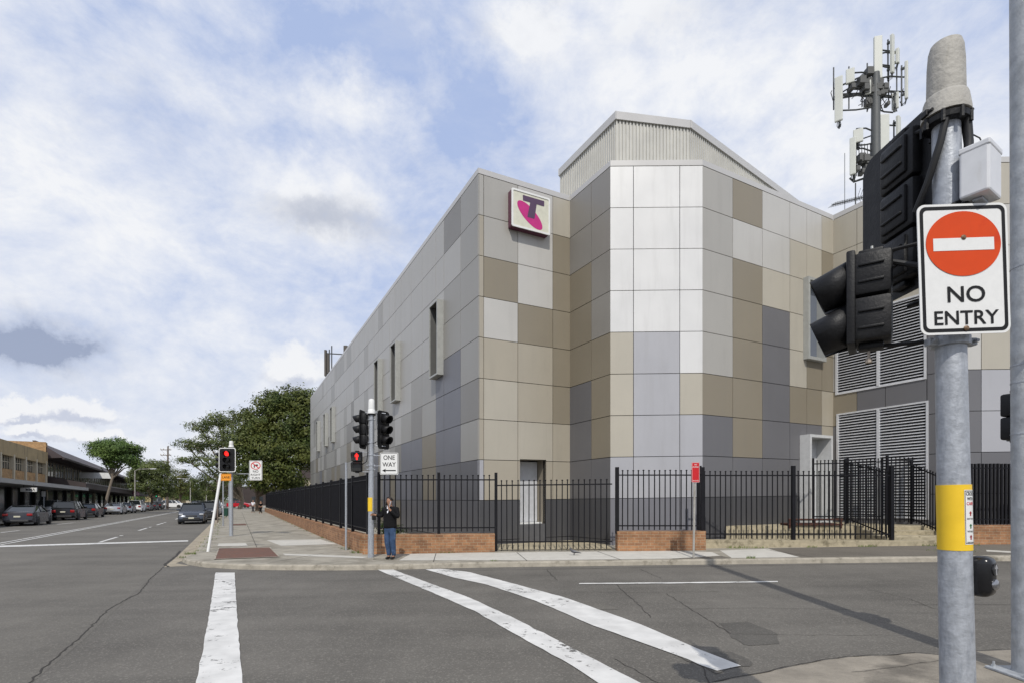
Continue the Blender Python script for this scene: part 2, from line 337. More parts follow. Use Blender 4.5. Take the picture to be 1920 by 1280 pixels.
def brickmat(name, c1, c2, mortar, sc=1.0):
    m = bpy.data.materials.new(name); m.use_nodes = True; nt = m.node_tree; n = nt.nodes.new; l = nt.links.new
    p = nt.nodes['Principled BSDF']; p.inputs['Roughness'].default_value = .85; p.inputs['Specular IOR Level'].default_value = .3
    tc = n('ShaderNodeTexCoord'); s = n('ShaderNodeSeparateXYZ'); l(tc.outputs['Object'], s.inputs[0])
    c = n('ShaderNodeCombineXYZ'); ad = n('ShaderNodeMath'); ad.operation = 'ADD'; l(s.outputs[0], ad.inputs[0]); l(s.outputs[1], ad.inputs[1]); l(ad.outputs[0], c.inputs[0]); l(s.outputs[2], c.inputs[1])
    b = n('ShaderNodeTexBrick'); l(c.outputs[0], b.inputs['Vector']); b.inputs['Scale'].default_value = sc
    b.inputs['Brick Width'].default_value = .24; b.inputs['Row Height'].default_value = .086; b.inputs['Mortar Size'].default_value = .006; b.inputs['Bias'].default_value = -.1
    b.inputs['Color1'].default_value = (*c1, 1); b.inputs['Color2'].default_value = (*c2, 1); b.inputs['Mortar'].default_value = (*mortar, 1)
    no = n('ShaderNodeTexNoise'); no.inputs['Scale'].default_value = 3; no.inputs['Detail'].default_value = 8; no.inputs['Roughness'].default_value = .7; l(tc.outputs['Object'], no.inputs['Vector'])
    mr = n('ShaderNodeMapRange'); l(no.outputs[0], mr.inputs[0]); mr.inputs[1].default_value = .3; mr.inputs[2].default_value = .7; mr.inputs[3].default_value = .62; mr.inputs[4].default_value = 1.3
    v = n('ShaderNodeVectorMath'); v.operation = 'SCALE'; l(b.outputs['Color'], v.inputs[0]); l(mr.outputs[0], v.inputs['Scale']); l(v.outputs[0], p.inputs['Base Color'])
    bu = n('ShaderNodeBump'); bu.inputs['Strength'].default_value = .6; bu.inputs['Distance'].default_value = .01; bu.invert = True; l(b.outputs['Fac'], bu.inputs['Height']); l(bu.outputs[0], p.inputs['Normal'])
    return m
M['brick'] = brickmat('orange_brick', (.35, .18, .09), (.22, .11, .06), (.34, .27, .18))
M['brick_tan'] = brickmat('tan_brick', (.44, .27, .12), (.34, .20, .09), (.33, .27, .2))

# ------------------------------------------------------------------ measuring: photograph pixels -> places at known depth
def Pw(px, py, d): return Vector(((px-960)/1000*d, d, 1.65+(935-py)/1000*d))
def G(x, y=0): return .0115*max(x, -9.)               # footpath level, the corner falls gently to the left
ROAD = -.13
def gp(px, py, lvl=ROAD):                              # ground point seen at a pixel
    r = (px-960)/1000; d = (1.65-lvl)*1000/((py-935)+11.5*r)
    if r*d < -9: d = (1.65-lvl+.1035)*1000/(py-935)
    return Vector((r*d, d, 0))
def sheet(name, poly, mt, lvl, kind='structure', mb=None, parent=None):
    bm = bmesh.new(); vs_ = [bm.verts.new((p[0], p[1], 0)) for p in poly]; bm.faces.new(vs_)
    bmesh.ops.bisect_plane(bm, geom=bm.verts[:]+bm.edges[:]+bm.faces[:], plane_co=(-9, 0, 0), plane_no=(1, 0, 0))
    bmesh.ops.triangulate(bm, faces=bm.faces[:])
    for v in bm.verts: v.co.z = G(v.co.x)+lvl
    bmesh.ops.recalc_face_normals(bm, faces=bm.faces[:])
    for f in bm.faces:
        if f.normal.z < 0: f.normal_flip()
    if mb is not None: mb.addbm(bm); return
    me = bpy.data.meshes.new(name); bm.to_mesh(me); bm.free(); me.materials.append(mt)
    o = bpy.data.objects.new(name, me); col.objects.link(o)
    if kind: o['kind'] = kind
    return o
# text as geometry
def text_geo(s, extrude=0.):
    cu = bpy.data.curves.new('t', 'FONT'); cu.body = s; cu.size = 1; cu.offset = .012; cu.extrude = extrude; cu.resolution_u = 4
    o = bpy.data.objects.new('t', cu); col.objects.link(o)
    dg = bpy.context.evaluated_depsgraph_get(); me = bpy.data.meshes.new_from_object(o.evaluated_get(dg))
    V = [v.co.copy() for v in me.vertices]; F = [list(p.vertices) for p in me.polygons]
    bpy.data.objects.remove(o); bpy.data.curves.remove(cu); bpy.data.meshes.remove(me)
    x0 = min(v.x for v in V); x1 = max(v.x for v in V); y0 = min(v.y for v in V); y1 = max(v.y for v in V)
    return V, F, x0, x1, y0, y1
def put_text(mb, s, o, u, v, x0, x1, y0, y1, mi=0, bold=0.):
    """fit text s in rectangle [x0,x1]x[y0,y1] of the plane o + u x + v y"""
    V, F, a0, a1, b0, b1 = text_geo(s); o, u, v = Vector(o), Vector(u), Vector(v)
    P = [o+u*(x0+(p.x-a0)/(a1-a0)*(x1-x0))+v*(y0+(p.y-b0)/(b1-b0)*(y1-y0)) for p in V]
    mb.add(P, F, mi)
def rrect(x0, y0, x1, y1, r, n=5):
    pts = []
    for cx_, cy_, a in ((x1-r, y1-r, 0), (x0+r, y1-r, 90), (x0+r, y0+r, 180), (x1-r, y0+r, 270)):
        for i in range(n+1):
            t = R(a+90*i/n); pts.append((cx_+r*math.cos(t), cy_+r*math.sin(t)))
    return pts
def circ(cx_, cy_, r, n=40, ry=None, rot=0):
    ry = ry or r; pts = []
    for i in range(n):
        t = 2*math.pi*i/n; a = r*math.cos(t); b = ry*math.sin(t)
        pts.append((cx_+a*math.cos(rot)-b*math.sin(rot), cy_+a*math.sin(rot)+b*math.cos(rot)))
    return pts
# ================================================================== SETTING
sheet('ground', [(-2500, -400), (2500, -400), (2500, 3000), (-2500, 3000)], M['lawn'], -.30)
gnd = bpy.data.objects['ground']
for v in gnd.data.vertices: v.co.z = -.30
sheet('road', [(-150, -30), (60, -30), (60, 240), (-150, 240)], M['asphalt'], ROAD)
U = Vector((-.4593, .8883, 0)); UR = Vector((.8883, .4593, 0))    # along the long street, and to its right
def k1(y, off=0): return Vector((-10-.517*(y-16.65), y, 0))+UR*off   # right-hand kerb line of the long street
def k3(y, off=0): return Vector((-36.9-.517*(y-38.8), y, 0))+UR*off  # left-hand kerb line
KA = [k1(240), k1(120), k1(60), k1(30), k1(20), k1(17.4), Vector((-9.95, 16.1, 0)), Vector((-9.35, 15.4, 0)), Vector((-8.45, 14.7, 0)), Vector((-7.3, 14.2, 0)), Vector((-6.0, 13.92, 0)),
      Vector((-4.5, 13.75, 0)), Vector((-3.2, 13.75, 0)), Vector((-1.5, 13.95, 0)), Vector((0, 14.03, 0)), Vector((4, 14.08, 0)), Vector((12, 14.08, 0)), Vector((40, 14.1, 0))]
def offset_line(pts, o):
    r = []
    for i, p in enumerate(pts):
        d = (pts[min(i+1, len(pts)-1)]-pts[max(i-1, 0)]).normalized(); n = Vector((-d.y, d.x, 0)); r.append(p+n*o)
    return r
KB = offset_line(KA, .16)
def kerb(name, A, width=.16, h=0.0, cham=.03):
    m = MB(); A = [Vector(a) for a in A]
    B = offset_line(A, -.02); C_ = offset_line(A, cham); D = offset_line(A, width)
    def z(p, l): return Vector((p.x, p.y, G(p.x)+l))
    for i in range(len(A)-1):
        for P, Q, l0, l1 in ((B, A, ROAD-.02, h-.03), (A, C_, h-.03, h+.004), (C_, D, h+.004, h+.004)):
            m.quad(z(P[i], l0), z(P[i+1], l0), z(Q[i+1], l1), z(Q[i], l1))
    o = m.build(name, M['kerbm'] , fix=False); o['kind'] = 'structure'; return o
M['kerbm'] = mat('kerb_concrete', (.33, .30, .245), .9, 0, .3, .2, 4, .5, 50, stain=((.10, .085, .06), 3.0, .53, .7))
M['path'] = mat('path_concrete', (.31, .285, .235), .9, 0, .3, .2, 1.6, .45, 50, stain=((.14, .125, .095), 1.1, .50, .65))
M['path_light'] = mat('path_concrete_new', (.50, .48, .43), .85, 0, .3, .08, 2.5, .3, 60, stain=((.30, .27, .22), 5, .60, .45))
M['path_asph'] = asphalt('path_asphalt', (.095, .085, .07), (.19, .17, .14))
M['gutter'] = mat('gutter_concrete', (.33, .285, .215), .9, 0, .3, .2, 3, .4, 50, stain=((.13, .11, .08), 1.5, .53, .6))
kerb('kerb', KA)
sheet('footpath', [(p.x, p.y) for p in KB]+[(40, 240)], M['path'], 0)
# light new slabs and old asphalt infills of the footpath, each a little above the one below
def psheet(name, px, mt, lvl, add_=.004): return sheet(name, [gp(x, y, lvl)[:2] for x, y in px], mt, lvl+add_)
psheet('path_slab', [(748, 1049.5), (770, 1037.5), (1000, 1034), (1250, 1032), (1335, 1034), (1350, 1041), (1255, 1046.5), (1000, 1049.5)], M['path_light'], 0)
psheet('path_slab', [(1372, 1045.2), (1350, 1031), (1440, 1028), (1500, 1043.6)], M['path_light'], 0)
psheet('path_infill', [(1256, 1047), (1353, 1041.3), (1370, 1045.6), (1300, 1047)], M['path_asph'], 0)
psheet('path_infill', [(1502, 1044), (1440, 1027), (1920, 1018), (1920, 1038.5)], M['path_asph'], 0)
psheet('path_slab', [(1850, 1033), (1849, 1030), (1905, 1033), (1905, 1036)], M['path_light'], 0.004)
psheet('path_slab', [(527, 1022), (500, 1012), (600, 1010), (632, 1019)], M['path_light'], 0)
psheet('path_slab', [(408, 1023), (410, 1018), (460, 1017), (465, 1022.5)], M['path_light'], 0)
psheet('path_slab', [(535, 1040), (530, 1037), (600, 1039), (690, 1043), (680, 1045.5)], M['path_light'], 0)
mb = MB()                                             # joints scored across and along the street footpath
def strip(mb, a, b, wd, lvl):
    a = Vector((a[0], a[1], 0)); b = Vector((b[0], b[1], 0)); d = (b-a).normalized(); n = Vector((-d.y, d.x, 0))*wd/2
    k = max(1, int((b-a).length/3))
    for i in range(k):
        p = a+(b-a)*i/k; q = a+(b-a)*(i+1)/k
        V = [p-n, q-n, q+n, p+n]; mb.quad(*[Vector((v.x, v.y, G(v.x)+lvl)) for v in V])
for i in range(34):
    y = 17.8+i*1.62; a = k1(y, .2); b = a+UR*(4.2+.1*math.sin(i*3)); strip(mb, a, b, .018+.014*(i % 3 == 0), .006)
strip(mb, k1(18.5, 1.9), k1(75, 1.9), .02, .0065); strip(mb, (-6.6, 14.4), (-6.0, 17.0), .02, .0065)
for x in (-2.1, .4, 2.9, 5.4, 8.1): strip(mb, (x, 14.25), (x-.25, 16.5), .02, .008)
tagj = mb.build('path_joints', M['crack'], fix=False); tagj['kind'] = 'structure'
mb = MB()
for i in range(5):
    y = 20.5+i*4.3; a = k1(y, .35); b = a+UR*(1.5+.3*math.sin(i)); strip(mb, a, b, .12, .0075)
o_ = mb.build('path_pale_joints', M['path_light'], fix=False); o_['kind'] = 'structure'
# gutters
gl = [k1(y) for y in (17.2, 30, 60, 140)]
sheet('gutter', [(p.x-.02, p.y) for p in gl]+[((p-UR*.62).x, p.y) for p in reversed(gl)]+[gp(308, 1062)[:2], gp(356, 1060)[:2], (-9.9, 15.7)], M['gutter'], ROAD+.004)
# left-hand footpath of the long street
LK = [k3(y) for y in (16, 40, 80, 130, 240)]
kerb('kerb', list(reversed([p for p in LK]))[::-1], width=-.16, cham=-.03)
sheet('footpath', [((p-UR*.16).x, (p-UR*.16).y) for p in LK]+[(-200, 240), (-200, 16)], M['path'], 0)
# the near corner, a worn concrete ramp flush with the road
nc = [(1338, 1280), (1440, 1260), (1535, 1240), (1605, 1231), (1660, 1230), (1715, 1225), (1760, 1229), (1830, 1222), (1905, 1219)]
sheet('footpath', [gp(*p)[:2] for p in nc]+[(10, 5.9), (10, 1.0), (1.0, 1.0), (1.5, 4.6)], mat('near_ramp', (.26, .232, .19), .9, 0, .3, .25, 2.5, .6, 60, stain=((.10, .09, .075), 1.6, .50, .7)), ROAD+.012)
# asphalt of another age on the long street, and patches and one painted shadow on the side street
sheet('road_surface', [gp(307, 1062)[:2], gp(240, 1120)[:2], gp(150, 1205)[:2], gp(55, 1283)[:2], (-4.6, 2), (-40, 2), k3(16)[:2], k3(140)[:2], (k1(140)-UR*.62)[:2], (k1(17.2)-UR*.62)[:2]], M['asphalt2'], ROAD+.002)
M['stain'] = mat('oil_stain', (.055, .052, .047), .8, 0, .3, .25, 3)
def patchy(px, mt, seed, amp=.05, lvl=ROAD+.004):
    rnd = random.Random(seed); P = [gp(*p) for p in px]; Q = []
    for i in range(len(P)):
        a, b = P[i], P[(i+1) % len(P)]
        for j in range(5): Q.append(a.lerp(b, j/5)+Vector((rnd.uniform(-amp, amp), rnd.uniform(-amp, amp), 0)))
    sheet('road_patch_and_shadow', [(q.x, q.y) for q in Q], mt, lvl)
patchy([(1350, 1168), (1400, 1165), (1455, 1185), (1462, 1206), (1400, 1210), (1372, 1195)], M['patch_and_shadow'], 1, .015)  # darker sheet painting the shadow cast by the near signal head
patchy([(1265, 1225), (1340, 1262), (1415, 1244), (1372, 1221)], M['patch_and_shadow'], 4, .04, ROAD+.005)
patchy([(1088, 1132), (1130, 1130), (1160, 1140), (1110, 1144)], M['asphalt2'], 5)
def ribbon(mb, px, wd, lvl=ROAD+.006, jit=.02, seed=1, step=.12):
    rnd = random.Random(seed); P = [gp(*p) for p in px]; pts = []
    for i in range(len(P)-1):
        k = max(1, int((P[i+1]-P[i]).length/step))
        for j in range(k): pts.append(P[i].lerp(P[i+1], j/k)+Vector((rnd.uniform(-jit, jit), rnd.uniform(-jit, jit), 0)))
    pts.append(P[-1])
    for i in range(len(pts)-1):
        d = (pts[i+1]-pts[i]).normalized(); n = Vector((-d.y, d.x, 0))
        w0 = wd*(.5+.5*math.sin(i*1.7+seed)**2)/2; w1 = wd*(.5+.5*math.sin((i+1)*1.7+seed)**2)/2
        mb.quad(*[Vector((v.x, v.y, G(v.x)+lvl)) for v in (pts[i]-n*w0, pts[i+1]-n*w1, pts[i+1]+n*w1, pts[i]+n*w0)])
mb = MB()
ribbon(mb, [(307, 1062), (280, 1085), (262, 1110), (205, 1140), (150, 1195), (95, 1240), (52, 1282)], .024, seed=3)
ribbon(mb, [(315, 1062), (308, 1058), (330, 1042), (338, 1032)], .09, seed=5)
ribbon(mb, [(1150, 1090), (1172, 1110), (1205, 1140), (1220, 1157)], .013, seed=8)
ribbon(mb, [(1250, 1112), (1290, 1138), (1330, 1162), (1370, 1188)], .012, seed=9)
ribbon(mb, [(1262, 1141), (1400, 1139), (1600, 1142)], .010, seed=10)
ribbon(mb, [(1380, 1188), (1500, 1190), (1670, 1190)], .009, seed=11)
ribbon(mb, [(1025, 1067), (1045, 1087)], .016, seed=12)
ribbon(mb, [(1200, 1066), (1240, 1084)], .014, seed=13)
ribbon(mb, [(1630, 1105), (1700, 1120), (1765, 1145)], .011, seed=14)
ribbon(mb, [(1700, 1133), (1757, 1133), (1905, 1133)], .018, seed=15)
ribbon(mb, [(1335, 1281), (1440, 1260), (1535, 1240), (1605, 1231), (1660, 1230), (1715, 1225)], .024, lvl=ROAD+.018, seed=16)
ribbon(mb, [(1715, 1225), (1760, 1229), (1830, 1221), (1905, 1219)], .022, lvl=ROAD+.018, seed=17)
ribbon(mb, [(1600, 1262), (1680, 1252), (1760, 1240)], .008, lvl=ROAD+.018, seed=18)
ribbon(mb, [(1270, 1220), (1320, 1250), (1330, 1281)], .012, seed=19)
ribbon(mb, [(1150, 1235), (1240, 1282)], .010, seed=20)
ribbon(mb, [(1085, 1109), (1180, 1110), (1350, 1108)], .012, seed=21)
ribbon(mb, [(880, 1069), (1400, 1060), (1900, 1053)], .03, jit=.008, seed=22, step=.4)
ribbon(mb, [(445, 1069), (700, 1071), (880, 1069)], .02, jit=.008, seed=23, step=.4)
o_ = mb.build('road_cracks', M['crack'], fix=False); o_['kind'] = 'structure'
# ------------------------------------------------------------------ road markings (wavy-edged, worn)
def marking(name, left, right, sub=.22, jit=.006, seed=0, lvl=ROAD+.010):
    rnd = random.Random(seed)
    A = [gp(*p) for p in left]; B = [gp(*p) for p in right]
    def resample(P, n):
        Ls = [0]
        for i in range(len(P)-1): Ls.append(Ls[-1]+(P[i+1]-P[i]).length)
        r = []
        for j in range(n+1):
            t = Ls[-1]*j/n; i = 0
            while i < len(P)-2 and Ls[i+1] < t: i += 1
            f = (t-Ls[i])/max(1e-6, Ls[i+1]-Ls[i]); r.append(P[i].lerp(P[i+1], f))
        return r
    n = max(4, int((A[-1]-A[0]).length/sub)); A = resample(A, n); B = resample(B, n); mb = MB()
    A = [p+Vector((rnd.gauss(0, jit), rnd.gauss(0, jit), 0)) for p in A]; B = [p+Vector((rnd.gauss(0, jit), rnd.gauss(0, jit), 0)) for p in B]
    z = lambda p: Vector((p.x, p.y, G(p.x)+lvl))
    for i in range(n): mb.quad(z(A[i]), z(B[i]), z(B[i+1]), z(A[i+1]))
    o = mb.build(name, M['paint'], fix=False); o['kind'] = 'structure'
marking('road_marking', [(404, 1073), (391, 1160), (367, 1290)], [(440, 1073), (443, 1130), (446, 1180), (455, 1290)], seed=1, jit=.004)
marking('road_marking', [(707, 1067.5), (800, 1106), (890, 1145), (960, 1186), (1060, 1240), (1130, 1286)], [(737, 1067.5), (800, 1091), (880, 1120), (960, 1157), (1060, 1208), (1210, 1286)], seed=2)
marking('road_marking', [(797, 1067), (850, 1082), (915, 1096), (1010, 1128), (1110, 1172), (1260, 1225), (1345, 1258)], [(827, 1066), (880, 1072), (960, 1093), (1060, 1120), (1200, 1170), (1310, 1217), (1388, 1248)], seed=3)
marking('road_marking', [(1085, 1094.6), (1250, 1093.6), (1457, 1091)], [(1085, 1092.6), (1250, 1091.6), (1457, 1089)], seed=4, jit=.012)
marking('road_marking', [(0, 1025), (353, 1014.3)], [(0, 1022.3), (353, 1012.2)], sub=.6, jit=.01, seed=5)
def lane(name, a, b, wd):
    mb = MB(); A = gp(*a); B = gp(*b); strip(mb, A, B, wd, ROAD+.012); o = mb.build(name, M['paint'], fix=False); o['kind'] = 'structure'
lane('road_marking', (0, 1021), (345, 956.5), .12); lane('road_marking', (-30, 1023), (341, 956.5), .12)
for a, b in (((187, 1016), (220, 1006)), ((226, 1003.9), (229, 1003)), ((260, 994), (276, 989)), ((280, 988), (283, 987)), ((294, 983.5), (306, 979.8)), ((308, 979), (311, 978.2)), ((329, 972.8), (335, 970.5)),
             ((0, 998), (36, 993.8)), ((107, 982.3), (140, 979)), ((342, 969), (346, 967.5))): lane('road_marking', a, b, .14)
# rusty cover plate and small lids in the footpath
def flat_thing(name, px, mt, lvl, label, cat, h=.012):
    P = [gp(x, y, lvl) for x, y in px]; c = sum(P, Vector())/len(P); r = empty(name, (c.x, c.y, G(c.x)+lvl), 0, label, cat)
    m = MB(); b = [Vector((p.x, p.y, G(p.x)+lvl-.01)) for p in P]; t = [p+Vector((0, 0, h+.01)) for p in b]
    n = len(P); m.add(b+t, [tuple(range(n, 2*n))]+[(i, (i+1) % n, n+(i+1) % n, n+i) for i in range(n)])
    m.build('plate', mt, r)
    f = MB(); t2 = [p.lerp(c+Vector((0, 0, p.z)), -.05) for p in t]
    for i in range(n):
        a, b_ = t2[i], t2[(i+1) % n]; c_, d = t[(i+1) % n], t[i]; f.quad(*[Vector((q.x, q.y, q.z+.003)) for q in (a, b_, c_, d)])
    f.build('frame', M['kerbm'], r); return r
M['rust'] = mat('rusty_chequer', (.15, .075, .052), .8, .1, .4, .25, 8, .6, 60, stain=((.11, .08, .06), 3, .5, .6))
flat_thing('cover_plate', [(404, 1047.5), (411, 1027.5), (505, 1026), (522, 1043)], M['rust'], .006, 'wide rusty brown steel cover plate set in the corner footpath', 'cover plate')
flat_thing('pit_lid', [(700, 1047.5), (703, 1043.8), (727, 1043.2), (728, 1046.8)], M['kerbm'], .006, 'small dark pit lid at the feet of the man on the phone', 'pit lid')
flat_thing('pit_lid', [(437, 984), (437, 981.5), (461, 981), (462, 983.6)], M['rust'], .006, 'distant reddish lid on the footpath behind the leaning white pole', 'pit lid')

# ================================================================== THE CLAD BUILDING
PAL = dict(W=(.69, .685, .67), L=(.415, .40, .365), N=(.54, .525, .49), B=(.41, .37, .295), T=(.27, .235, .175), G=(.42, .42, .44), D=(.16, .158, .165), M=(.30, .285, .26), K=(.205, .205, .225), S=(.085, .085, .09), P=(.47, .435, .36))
ZJ, ZH = 13.23, 1.4525
def Tz(x): return .0138*max(0, x+1.2)
bld = empty('office_building', (6, 26, 0), 0, 'large building clad in grey, beige and white rectangular panels across the street', 'building')
class Wall:
    def __init__(s, p0, p1):
        s.p0 = Vector((*p0, 0)); s.p1 = Vector((*p1, 0)); s.len = (s.p1-s.p0).length; s.e = (s.p1-s.p0)/s.len
        s.n = Vector((s.e.y, -s.e.x, 0))                    # outward, to the right when walking p0->p1
    def s_at(s, px, off=0):
        r = (px-960)/1000; p = s.p0+s.n*off; return (r*p.y-p.x)/(s.e.x-r*s.e.y)
    def depth(s, px): return s.p0.y+s.e.y*s.s_at(px)
    def pt(s, a, z, o=0):
        p = s.p0+s.e*a+s.n*o; return Vector((p.x, p.y, z+Tz(s.p0.x+s.e.x*a)))
def subtract(rect, holes):
    rs = [rect]
    for hx0, hz0, hx1, hz1 in holes:
        nr = []
        for x0, z0, x1, z1 in rs:
            if hx1 <= x0 or hx0 >= x1 or hz1 <= z0 or hz0 >= z1: nr.append((x0, z0, x1, z1)); continue
            if hx0 > x0: nr.append((x0, z0, hx0, z1))
            if hx1 < x1: nr.append((hx1, z0, x1, z1))
            a, b = max(x0, hx0), min(x1, hx1)
            if hz0 > z0: nr.append((a, z0, b, hz0))
            if hz1 < z1: nr.append((a, hz1, b, z1))
        rs = nr
    return [r for r in rs if r[2]-r[0] > .01 and r[3]-r[1] > .01]
def clad(W_, cols, grid, holes=(), zb=-.15, gap=.022, face_shade=1.0):
    m = MB(); ncol = len(cols)-1; rnd = random.Random(int(W_.len*100))
    for r in subtract((.07, zb, W_.len-.07, ZJ+.18), holes): m.hexa([W_.pt(r[0], r[1], -.05), W_.pt(r[2], r[1], -.05), W_.pt(r[2], r[1], -.25), W_.pt(r[0], r[1], -.25), W_.pt(r[0], r[3], -.05), W_.pt(r[2], r[3], -.05), W_.pt(r[2], r[3], -.25), W_.pt(r[0], r[3], -.25)], 1, (.03, .03, .03))
    for k in range(10):
        zt = ZJ-k*ZH; z0 = max(zb, zt-ZH)
        for j in range(ncol):
            ch = grid[min(k, len(grid)-1)][j]; c = PAL[ch]; f = .93*face_shade*(1+rnd.uniform(-.025, .025)); c = tuple(x*f for x in c)
            x0 = cols[j]+(gap/2 if j else .0); x1 = cols[j+1]-(gap/2 if j < ncol-1 else .0); tilt = rnd.uniform(-.003, .003)
            for r in subtract((x0, z0+gap/2, x1, zt-gap/2), holes):
                m.hexa([W_.pt(r[0], r[1], 0), W_.pt(r[2], r[1], tilt), W_.pt(r[2], r[1], -.045), W_.pt(r[0], r[1], -.045), W_.pt(r[0], r[3], 0), W_.pt(r[2], r[3], tilt), W_.pt(r[2], r[3], -.045), W_.pt(r[0], r[3], -.045)], 0, c)
    m.build('wall', [M['panelm'], M['joint']], bld)
    return W_
A_, B_, C_, D_, E_, F_ = (-1.2, 19.0), (2.263, 20.86), (3.45, 18.70), (6.69, 18.73), (13.59, 22.57), (15.55, 18.78)
L_ = (-1.2-.517*43, 62.0)
G_ = (32.0, 18.9)
# long street wall: walk from its far end to the corner; columns measured from the corner
WL = Wall(L_, A_); T_ = 1.1257
tl = [0, 1.5, 3.15, 4.05, 5.75, 7.3, 8.9, 9.98, 11.0, 12.4, 13.4, 14.3]
while tl[-1] < 41: tl.append(tl[-1]+[1.6, .95, 1.6, 1.05, 1.55][len(tl) % 5])
tl[-1] = 43
colsL = [WL.len-t*T_ for t in reversed(tl)]; colsL[0] = 0; colsL[-1] = WL.len
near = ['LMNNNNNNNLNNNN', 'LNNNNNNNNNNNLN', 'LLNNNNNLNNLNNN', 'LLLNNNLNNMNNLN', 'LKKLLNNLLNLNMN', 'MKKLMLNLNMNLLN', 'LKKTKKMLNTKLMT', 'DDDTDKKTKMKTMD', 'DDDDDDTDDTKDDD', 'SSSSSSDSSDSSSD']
rnd = random.Random(5); gridL = []
for k in range(10):
    row = list(near[k])
    while len(row) < len(tl)-1: row.append(rnd.choice(('NNNNNL', 'NNNNNL', 'NNNNLM', 'NNNLLM', 'NNLLLM', 'NLLLMT', 'LLMMTK', 'MMMTTD', 'TTMDDD', 'TDDS')[k]))
    gridL.append(''.join(reversed(row[:len(tl)-1])))
winL = [(3.2, 6.82), (9.0, 6.82), (12.45, 6.82), (27.6, 6.65), (31.2, 6.65), (35.9, 6.6)]
holesL = [(WL.len-(t+.95)*T_-.01, z-.01, WL.len-t*T_+.01, z+3.11) for t, z in winL]
clad(WL, colsL, gridL, holesL, face_shade=.76)  # same panels, darkened in colour for this wall's angle to the light
WA = Wall(A_, B_)
cA = [0]+[WA.s_at(p) for p in (907, 971, 1036.5)]+[WA.len]
dr = (WA.s_at(975), -.2, WA.s_at(1024.5), 3.12)
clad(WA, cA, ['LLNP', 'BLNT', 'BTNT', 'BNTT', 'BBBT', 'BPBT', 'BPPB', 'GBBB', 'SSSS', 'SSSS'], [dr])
WB = Wall(B_, C_); clad(WB, [0, WB.s_at(1108.6), WB.len], face_shade=.88, grid=['MM', 'MM', 'TM', 'TM', 'TT', 'DT', 'DT', 'DD', 'SS', 'SS'])  # shade of this turned-away wall also put into its panel colours
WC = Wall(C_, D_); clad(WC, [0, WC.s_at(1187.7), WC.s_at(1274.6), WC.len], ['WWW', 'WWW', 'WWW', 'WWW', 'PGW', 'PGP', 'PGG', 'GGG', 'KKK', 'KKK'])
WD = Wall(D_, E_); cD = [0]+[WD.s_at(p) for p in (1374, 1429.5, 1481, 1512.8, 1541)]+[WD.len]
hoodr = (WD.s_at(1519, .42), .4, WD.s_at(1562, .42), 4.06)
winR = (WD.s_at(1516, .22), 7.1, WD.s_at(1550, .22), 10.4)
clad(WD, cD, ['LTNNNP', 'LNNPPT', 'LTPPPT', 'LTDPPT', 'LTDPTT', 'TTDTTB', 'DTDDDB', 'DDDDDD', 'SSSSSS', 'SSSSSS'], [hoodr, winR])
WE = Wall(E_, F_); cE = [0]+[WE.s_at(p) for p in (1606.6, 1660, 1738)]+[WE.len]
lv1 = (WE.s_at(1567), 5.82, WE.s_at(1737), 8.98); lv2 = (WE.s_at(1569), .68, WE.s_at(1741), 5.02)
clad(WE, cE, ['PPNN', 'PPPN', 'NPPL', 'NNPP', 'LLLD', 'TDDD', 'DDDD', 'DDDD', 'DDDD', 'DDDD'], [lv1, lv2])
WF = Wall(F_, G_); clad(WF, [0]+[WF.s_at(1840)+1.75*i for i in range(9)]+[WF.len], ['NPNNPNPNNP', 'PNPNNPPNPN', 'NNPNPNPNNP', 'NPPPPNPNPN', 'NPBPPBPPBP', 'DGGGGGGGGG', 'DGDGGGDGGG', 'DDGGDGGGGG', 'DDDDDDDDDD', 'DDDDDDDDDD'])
# parapet cap
m = MB()
WS = [WL, WA, WB, WC, WD, WE, WF]
for W_ in WS:
    z0, z1 = ZJ+.012, ZJ+.205
    f = lambda a, z, o: W_.pt(a, z, o)
    m.hexa([f(0, z0, .006), f(W_.len, z0, .006), f(W_.len, z0, -.35), f(0, z0, -.35), f(0, z1, .006), f(W_.len, z1, .006), f(W_.len, z1, -.35), f(0, z1, -.35)])
m.build('parapet', M['cap'], bld)
# roof deck
m = MB(); pl = [L_, A_, B_, C_, D_, E_, F_, G_, (32, 70), (-10, 70)]
bm = bmesh.new(); bm.faces.new([bm.verts.new((p[0], p[1], 12.9)) for p in [L_, (A_[0]+.2, A_[1]+.3), (B_[0], B_[1]+.3), (C_[0]+.2, C_[1]+.3), (D_[0]-.1, D_[1]+.3), (E_[0], E_[1]+.3), (F_[0]+.2, F_[1]+.3), G_, (32, 70), (-10, 70)]])
bmesh.ops.triangulate(bm, faces=bm.faces[:]); m.addbm(bm); m.build('roof', M['corr'], bld)
m = MB(); m.quad((*L_, -.2), (-10, 70, -.2), (-10, 70, 13.4), (*L_, 13.4)); m.quad((-10, 70, -.2), (32, 70, -.2), (32, 70, 13.4), (-10, 70, 13.4)); m.quad((*G_, -.2), (32, 70, -.2), (32, 70, 13.4), (*G_, 13.4)); m.build('rear_wall', M['cap'], bld)
